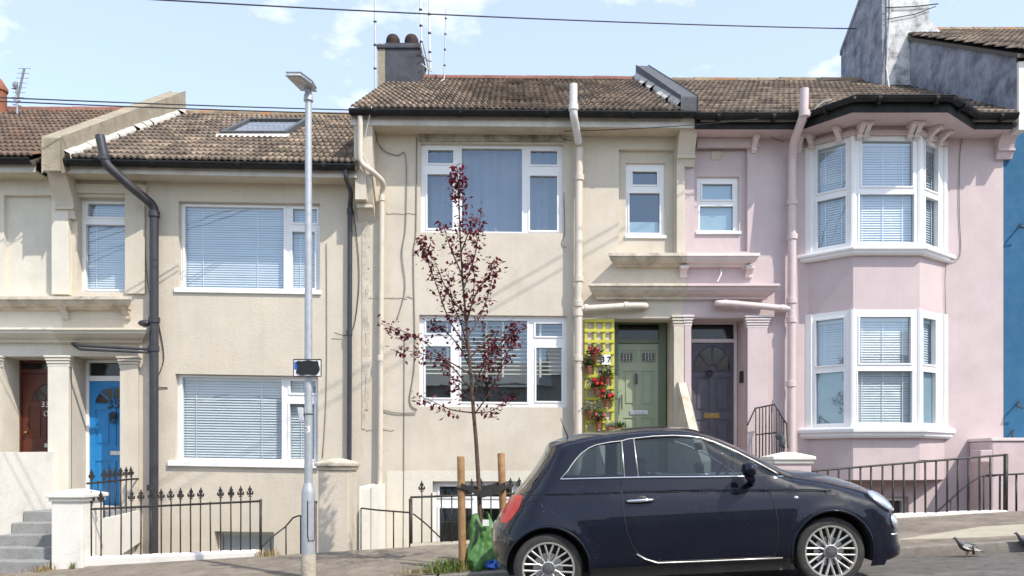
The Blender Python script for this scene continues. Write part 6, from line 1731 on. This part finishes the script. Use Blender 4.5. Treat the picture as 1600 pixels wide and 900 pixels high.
for s in (-1, 1):
    dr = panel('door', ['door'], 'paint', (s,), car)
    g1 = panel('pane', ['door_glass'], 'carglass', (s,), dr, -.012)
    # chrome handle in a dark cup
    hz = .809
    cpart(MB().tube([surf(.672, hz, s, .006), surf(.70, hz, s, .026), surf(.80, hz, s, .034), surf(.88, hz, s, .028), surf(.905, hz, s, .008)], [.010, .014, .016, .014, .010], 10), 'handle', 'chrome', dr)
    cpart(MB().ball(surf(.80, .805, s, -.004), .065, .010, .042), 'handle_recess', 'carblack', dr)
    panel('quarter_glass', ['quarter_glass'], 'carglass', (s,), car, -.010)
    panel('tail_light', ['tail_light'], 'redlens', (s,), car, .006)
    panel('sill_trim', ['sill'], 'carblack', (s,), car, .004)
    # gaps round the door, painted crease shade, fuel flap
    sh = MB(); sh.tube([surf(a, b, s, .0) for a, b in dens(DOOR, .04)[:-30]], .005, 5, False)
    cpart(sh, 'shut_line', 'blackpaint', car)
    cpart(MB().tube([surf(u_ / 40, groove(u_ / 40) - .003, s, .0012) for u_ in range(-8, 104)], .0036, 5, False), 'crease_shade', 'blackpaint', car)  # black tube paints the shade under the body crease
    # chrome belt strip and thin bright window surrounds
    belt_ = [(.150, 1.022), (.40, 1.013), (.662, 1.004), (.95, .992), (1.228, .977), (1.6, .958), (2.005, .935)]
    cpart(MB().tube([surf(a, b, s, .004) for a, b in belt_], .0085, 6), 'belt_trim', 'chrome', car)
    cpart(MB().tube([surf(a, b, s, .002) for a, b in ([(.150, 1.022)] + RQ[1:9] + [(.75, 1.326)] + [(a_, b_ + .012) for a_, b_ in DWN[2:]])], .0062, 6), 'window_trim', 'alloy', car)
    cpart(MB().tube([surf(.682, 1.01, s, .002), surf(.690, 1.312, s, .002)], .006, 6).tube([surf(.797, 1.0, s, .002), surf(.794, 1.322, s, .002)], .006, 6), 'pillar_trim', 'alloy', car)
    cpart(MB().tube([surf(a, b, s, .003) for a, b in [(.73, .372), (.80, .325), (.90, .288), (1.2, .281), (1.6, .274), (1.93, .268)]], .0075, 6), 'sill_strip', 'alloy', car)
    # arch lips and liners
    for cx_ in (0, WB):
        lip = []
        for k in range(41):
            a = R(-12 + 204 * k / 40); lip.append((cx_ + .342 * math.cos(a), ZW + .005 + .342 * math.sin(a)))
        lip = [p for p in lip if inside(p, loop)]
        cpart(MB().tube([surf(a, b, s, .0) for a, b in lip], .010, 6), 'arch_lip', 'paint', car)
        ln = MB(); n = 24; vs = []
        for k in range(n + 1):
            a = R(-15 + 210 * k / n)
            for y in (.79, .42): vs.append(Vector((cx_ + .345 * math.cos(a), s * y * (1 if y < .5 else (yhalf(cx_ + .36 * math.cos(a), max(.22, ZW + .36 * math.sin(a))) - .01) / .79), ZW + .005 + .345 * math.sin(a))))
        ln.add(vs, [(2 * k, 2 * k + 2, 2 * k + 3, 2 * k + 1) for k in range(n)])
        b0 = len(ln.v); ln.add([Vector((cx_ + .345 * math.cos(R(-15 + 210 * k / n)), s * .42, ZW + .005 + .345 * math.sin(R(-15 + 210 * k / n)))) for k in range(n + 1)], [tuple(range(n + 1))])
        cpart(ln, 'arch_liner', 'brake', car, False)
    # lamps at the front corner
    def on_normal(u_, z_, r1, r2, r3, ang, name, m):
        p = surf(u_, z_, s); e = .006
        a = surf(u_ + e, z_, s) - surf(u_ - e, z_, s); b = surf(u_, z_ + e, s) - surf(u_, z_ - e, s)
        nn = a.cross(b).normalized()
        if nn.y * s < 0: nn = -nn
        d = Vector((math.cos(ang), 0, math.sin(ang))); d = (d - nn * d.dot(nn)).normalized(); w_ = nn.cross(d)
        rot = Matrix((d, w_, nn)).transposed()
        return cpart(MB().ball(p, r1, r2, r3, 20, 12, rot), name, m, car), p, rot
    o, p, rot = on_normal(2.805, .685, .130, .090, .042, R(-48), 'headlight', 'clearlens')
    cpart(MB().tube([p + rot @ Vector((.134 * math.cos(k * .314), .089 * math.sin(k * .314), 0.004)) for k in range(21)], .006, 6), 'bezel', 'chrome', o)
    cpart(MB().ball(p + rot @ Vector((0, 0, .012)), .05, .05, .025, 14, 8, rot), 'reflector', 'chrome', o)
    o, p, rot = on_normal(2.90, .508, .060, .054, .028, R(-70), 'fog_lamp', 'clearlens')
    cpart(MB().tube([p + rot @ Vector((.060 * math.cos(k * .314), .054 * math.sin(k * .314), 0.004)) for k in range(21)], .005, 6), 'bezel', 'chrome', o)
    on_normal(2.077, .758, .020, .014, .008, 0, 'side_repeater', 'clearlens')
    cpart(MB().tube([surf(a, b, s, .003) for a, b in [(2.97, .415), (2.92, .40), (2.85, .405)]], [.005, .012, .006], 8), 'bumper_trim', 'chrome', car)
    # mirror
    mp = Vector((1.665, s * .905, 1.015))
    mm = MB().ball(mp, .058, .10, .068, 16, 12)
    mm.tube([mp + Vector((.0, 0, -.03)), Vector((1.70, s * .84, .93)), surf(1.735, .90, s, -.01)], [.045, .034, .026], 10)
    cpart(mm, 'mirror', 'paint', car)
    cpart(MB().tube([surf(2.29, .80, s, .0), surf(2.25, .855, s, .0), surf(2.18, .92, s, .0)], .0035, 5), 'bonnet_line', 'blackpaint', car)
cpart(MB().tube([surf(-.089 + .075 * math.cos(k * .2618), .779 + .078 * math.sin(k * .2618), -1, 0) for k in range(25)], .003, 5), 'fuel_flap', 'blackpaint', car)
panel('windscreen', ['windscreen'], 'carglass', (-1, 1), car, 0)
panel('rear_window', ['rear_window'], 'carglass', (-1, 1), car, 0)
cpart(MB().tube([(.27, -.10, 1.39), (.215, -.10, 1.56)], [.006, .0035], 6), 'aerial', 'blackpaint', car)
cpart(MB().box(-.25, 2.72, -.40, .40, .19, .25).box(.36, 1.98, -.72, .72, .19, .25), 'underbody', 'brake', car, False)
# rear bumper lower, exhaust
# cabin: dashboard, seats, wheel
cpart(MB().bevbox(1.70, 2.10, -.66, .66, .62, .94, .05), 'dashboard', 'interior', car)
cpart(MB().bevbox(.40, 1.9, -.70, .70, .26, .34, .02), 'cabin_floor', 'interior', car, False)
for s in (-1, 1):
    def seat(u0, y0, hgt, wd, nm, head=True):
        mb = MB()
        mb.bevbox(u0, u0 + .50, y0 - wd, y0 + wd, .36, .52, .05)
        bk = MB()
        prof = [(u0 + .06, .48), (u0 - .16, hgt), (u0 - .08, hgt + .03), (u0 + .03, hgt - .05), (u0 + .17, .52)]
        bk.extrude([(a, y0 - wd, b) for a, b in prof], (0, 2 * wd, 0))
        o = cpart(mb, nm, 'interior', car)
        c = cpart(bk, 'backrest', 'interior', o, False)
        md = c.modifiers.new('b', 'BEVEL'); md.width = .04; md.segments = 3
        if head: cpart(MB().bevbox(u0 - .20, u0 - .11, y0 - .12, y0 + .12, hgt + .04, hgt + .20, .04).tube([(u0 - .15, y0, hgt - .02), (u0 - .155, y0, hgt + .08)], .012, 6), 'headrest', 'interior', o)
    seat(1.02, s * .35, .96, .23, 'front_seat')
    seat(.30, s * .33, .92, .28, 'rear_seat', False)
stw = MB(); cc = Vector((1.56, -.35, .92)); ax1 = Vector((0, 1, 0)); ax2 = Vector((.42, 0, .9)).normalized()
stw.tube([cc + ax1 * .17 * math.cos(k * .2618) + ax2 * .17 * math.sin(k * .2618) for k in range(25)], .014, 8, False)
stw.tube([cc - ax1 * .16, cc + Vector((.02, 0, -.01)), cc + ax1 * .16], .016, 6); stw.tube([cc, cc + Vector((.2, 0, -.1))], .03, 8)
cpart(stw, 'steering_wheel', 'carblack', car)
cpart(MB().bevbox(1.46, 1.49, -.12, .12, 1.20, 1.27, .012), 'rear_view_mirror', 'interior', car)
# wheels: tyre, rim, twin spokes, hub cap
def wheel_parts():
    ty = MB(); pr = [(.216, .095), (.235, .100), (.265, .097), (.280, .088), (.288, .070), (.290, .03), (.290, -.03), (.288, -.07), (.280, -.088), (.265, -.097), (.216, -.095)]
    ty.lathe(pr, n=48, axis='y', caps=False)
    rm = MB(); rm.lathe([(.200, .085), (.206, .098), (.219, .099), (.2225, .090), (.219, .080), (.205, .05), (.203, -.08), (.219, -.095)], n=48, axis='y', caps=False)
    sp = MB()
    def bar(r0, a0, r1, a1, w0, w1, d0, d1):
        p = Vector((r0 * math.cos(a0), 0, r0 * math.sin(a0))); q = Vector((r1 * math.cos(a1), 0, r1 * math.sin(a1)))
        t = (q - p).normalized(); nn = Vector((-t.z, 0, t.x))
        vs = []
        for c, w, d in ((p, w0, d0), (q, w1, d1)):
            vs += [c + nn * w + Vector((0, d - .022, 0)), c + nn * w * .7 + Vector((0, d, 0)), c - nn * w * .7 + Vector((0, d, 0)), c - nn * w + Vector((0, d - .022, 0))]
        sp.add(vs, [(i, i + 1, 4 + i + 1, 4 + i) for i in range(3)])
    N = 10
    for k in range(N):
        a = 2 * math.pi * k / N + .12
        bar(.045, a, .100, a, .012, .0105, .076, .082)
        for s in (-1, 1):
            bar(.090, a + s * .01, .209, a + s * .185, .0080, .0105, .080, .094)
    hb_ = MB(); hb_.lathe([(.0, .098), (.040, .097), (.050, .092), (.053, .080)], n=24, axis='y', caps=False)
    hr = MB(); hr.lathe([(.052, .080), (.052, .096), (.058, .094), (.060, .078)], n=24, axis='y', caps=False)
    bk = MB(); bk.lathe([(0, .02), (.20, .02), (.20, -.02)], n=32, axis='y'); 
    di = MB(); di.lathe([(.05, .04), (.125, .04), (.125, .03)], n=32, axis='y', caps=False)
    return [('tyre', ty, 'tyre'), ('rim', rm, 'alloy'), ('spokes', sp, 'alloy'), ('hub_cap', hb_, 'slategrey'), ('hub_ring', hr, 'alloy'), ('wheel_back', bk, 'brake'), ('brake_disc', di, 'steel')]
WP = []
for nm, mb, mm_ in wheel_parts():
    me = bpy.data.meshes.new(nm); me.from_pydata([tuple(p) for p in mb.v], [], mb.f); me.materials.append(M[mm_])
    bm = bmesh.new(); bm.from_mesh(me); bmesh.ops.recalc_face_normals(bm, faces=bm.faces[:])
    for e in bm.edges: e.smooth = len(e.link_faces) == 2 and e.calc_face_angle(0) < R(35)
    bm.to_mesh(me); bm.free()
    me.polygons.foreach_set('use_smooth', [True] * len(me.polygons)); me.update(); WP.append((nm, me))
for cx_ in (0, WB):
    for s in (-1, 1):
        w_ = bpy.data.objects.new('wheel', WP[0][1]); COL.objects.link(w_); w_.parent = car
        w_.location = (cx_, s * .665, ZW); w_.rotation_euler = (0, random.uniform(0, 6), 0 if s > 0 else math.pi)
        for nm, me in WP[1:]:
            c = bpy.data.objects.new(nm, me); COL.objects.link(c); c.parent = w_
        t = text('emblem', '500', .032, 'steel', None, (0, 0, 0), ext=.001); t.parent = w_; t.location = (0, .099, 0); t.rotation_euler = (R(90), R(90 if cx_ else 10), R(180))

# ================================================================== PIGEONS
def pigeon(label, px, py, Y, face, sc=1.0):
    x = PX(px, Y); z = ground(x, min(Y, 8.44)) if Y < 8.45 else ground(x, Y)
    o = empty('pigeon', (x, Y, z), label, 'pigeon', 'pigeons by the kerb'); o.rotation_euler = (0, -math.atan(SLOPE), face); o.scale = (sc, sc, sc)
    # sections from tail tip to crown: (x, z, half width, half height)
    S = [(-.175, .072, .022, .005), (-.13, .082, .028, .010), (-.085, .098, .040, .026), (-.04, .108, .052, .042), (.0, .112, .057, .050), (.04, .118, .054, .052), (.075, .132, .044, .046), (.10, .152, .032, .034), (.115, .172, .024, .026), (.126, .190, .021, .022), (.138, .202, .019, .019), (.152, .204, .013, .013), (.160, .203, .004, .004)]
    mb = MB(); n = 14
    for i, (a, b, w, h) in enumerate(S):
        for k in range(n):
            an_ = 2 * math.pi * k / n; mb.v.append(Vector((a, w * math.cos(an_), b + h * math.sin(an_))))
    mb.f = [(i * n + k, i * n + (k + 1) % n, (i + 1) * n + (k + 1) % n, (i + 1) * n + k) for i in range(len(S) - 1) for k in range(n)] + [tuple(range(n)), tuple((len(S) - 1) * n + k for k in range(n - 1, -1, -1))]
    b = cpart(mb, 'body', 'cloud', o)
    cpart(MB().tube([(.156, 0, .203), (.178, 0, .197)], [.005, .001], 6), 'beak', 'blackpaint', o)
    for s in (-1, 1):
        w = MB()
        pr = [(.075, .125), (.05, .145), (0, .145), (-.06, .118), (-.12, .090), (-.15, .082), (-.10, .078), (-.04, .085), (.03, .095), (.07, .11)]
        w.extrude([(a, s * (.052 - .25 * max(0, -a - .02) * .8), c) for a, c in pr], (0, s * .008, 0))
        cpart(w, 'wing', 'fascia', o, False)
        for k in (0, 1):
            w2 = MB(); x0_ = -.02 - .045 * k
            w2.extrude([(x0_, s * .062 - s * .02 * k, .135 - .012 * k), (x0_ - .018, s * .062 - s * .02 * k, .13 - .012 * k), (x0_ - .03, s * .060 - s * .02 * k, .085), (x0_ - .012, s * .060 - s * .02 * k, .085)], (0, s * .003, 0))
            cpart(w2, 'wing_bar', 'blackpaint', o, False)
        lg = MB().tube([(-.005, s * .022, .07), (.005, s * .024, .035), (0, s * .024, .004)], [.008, .004, .004], 6)
        for d in (-.5, 0, .5): lg.tube([(0, s * .024, .005), (.03 * math.cos(d), s * .024 + .03 * math.sin(d), .003)], .003, 5)
        cpart(lg, 'leg', 'terracotta', o)
    return o
pigeon('grey pigeon walking left along the gutter by the kerb', 1511, 862, 8.28, R(180 - 8), .88)
pigeon('grey pigeon half cut off at the right edge', 1606, 852, 8.40, R(180 - 4), .88)
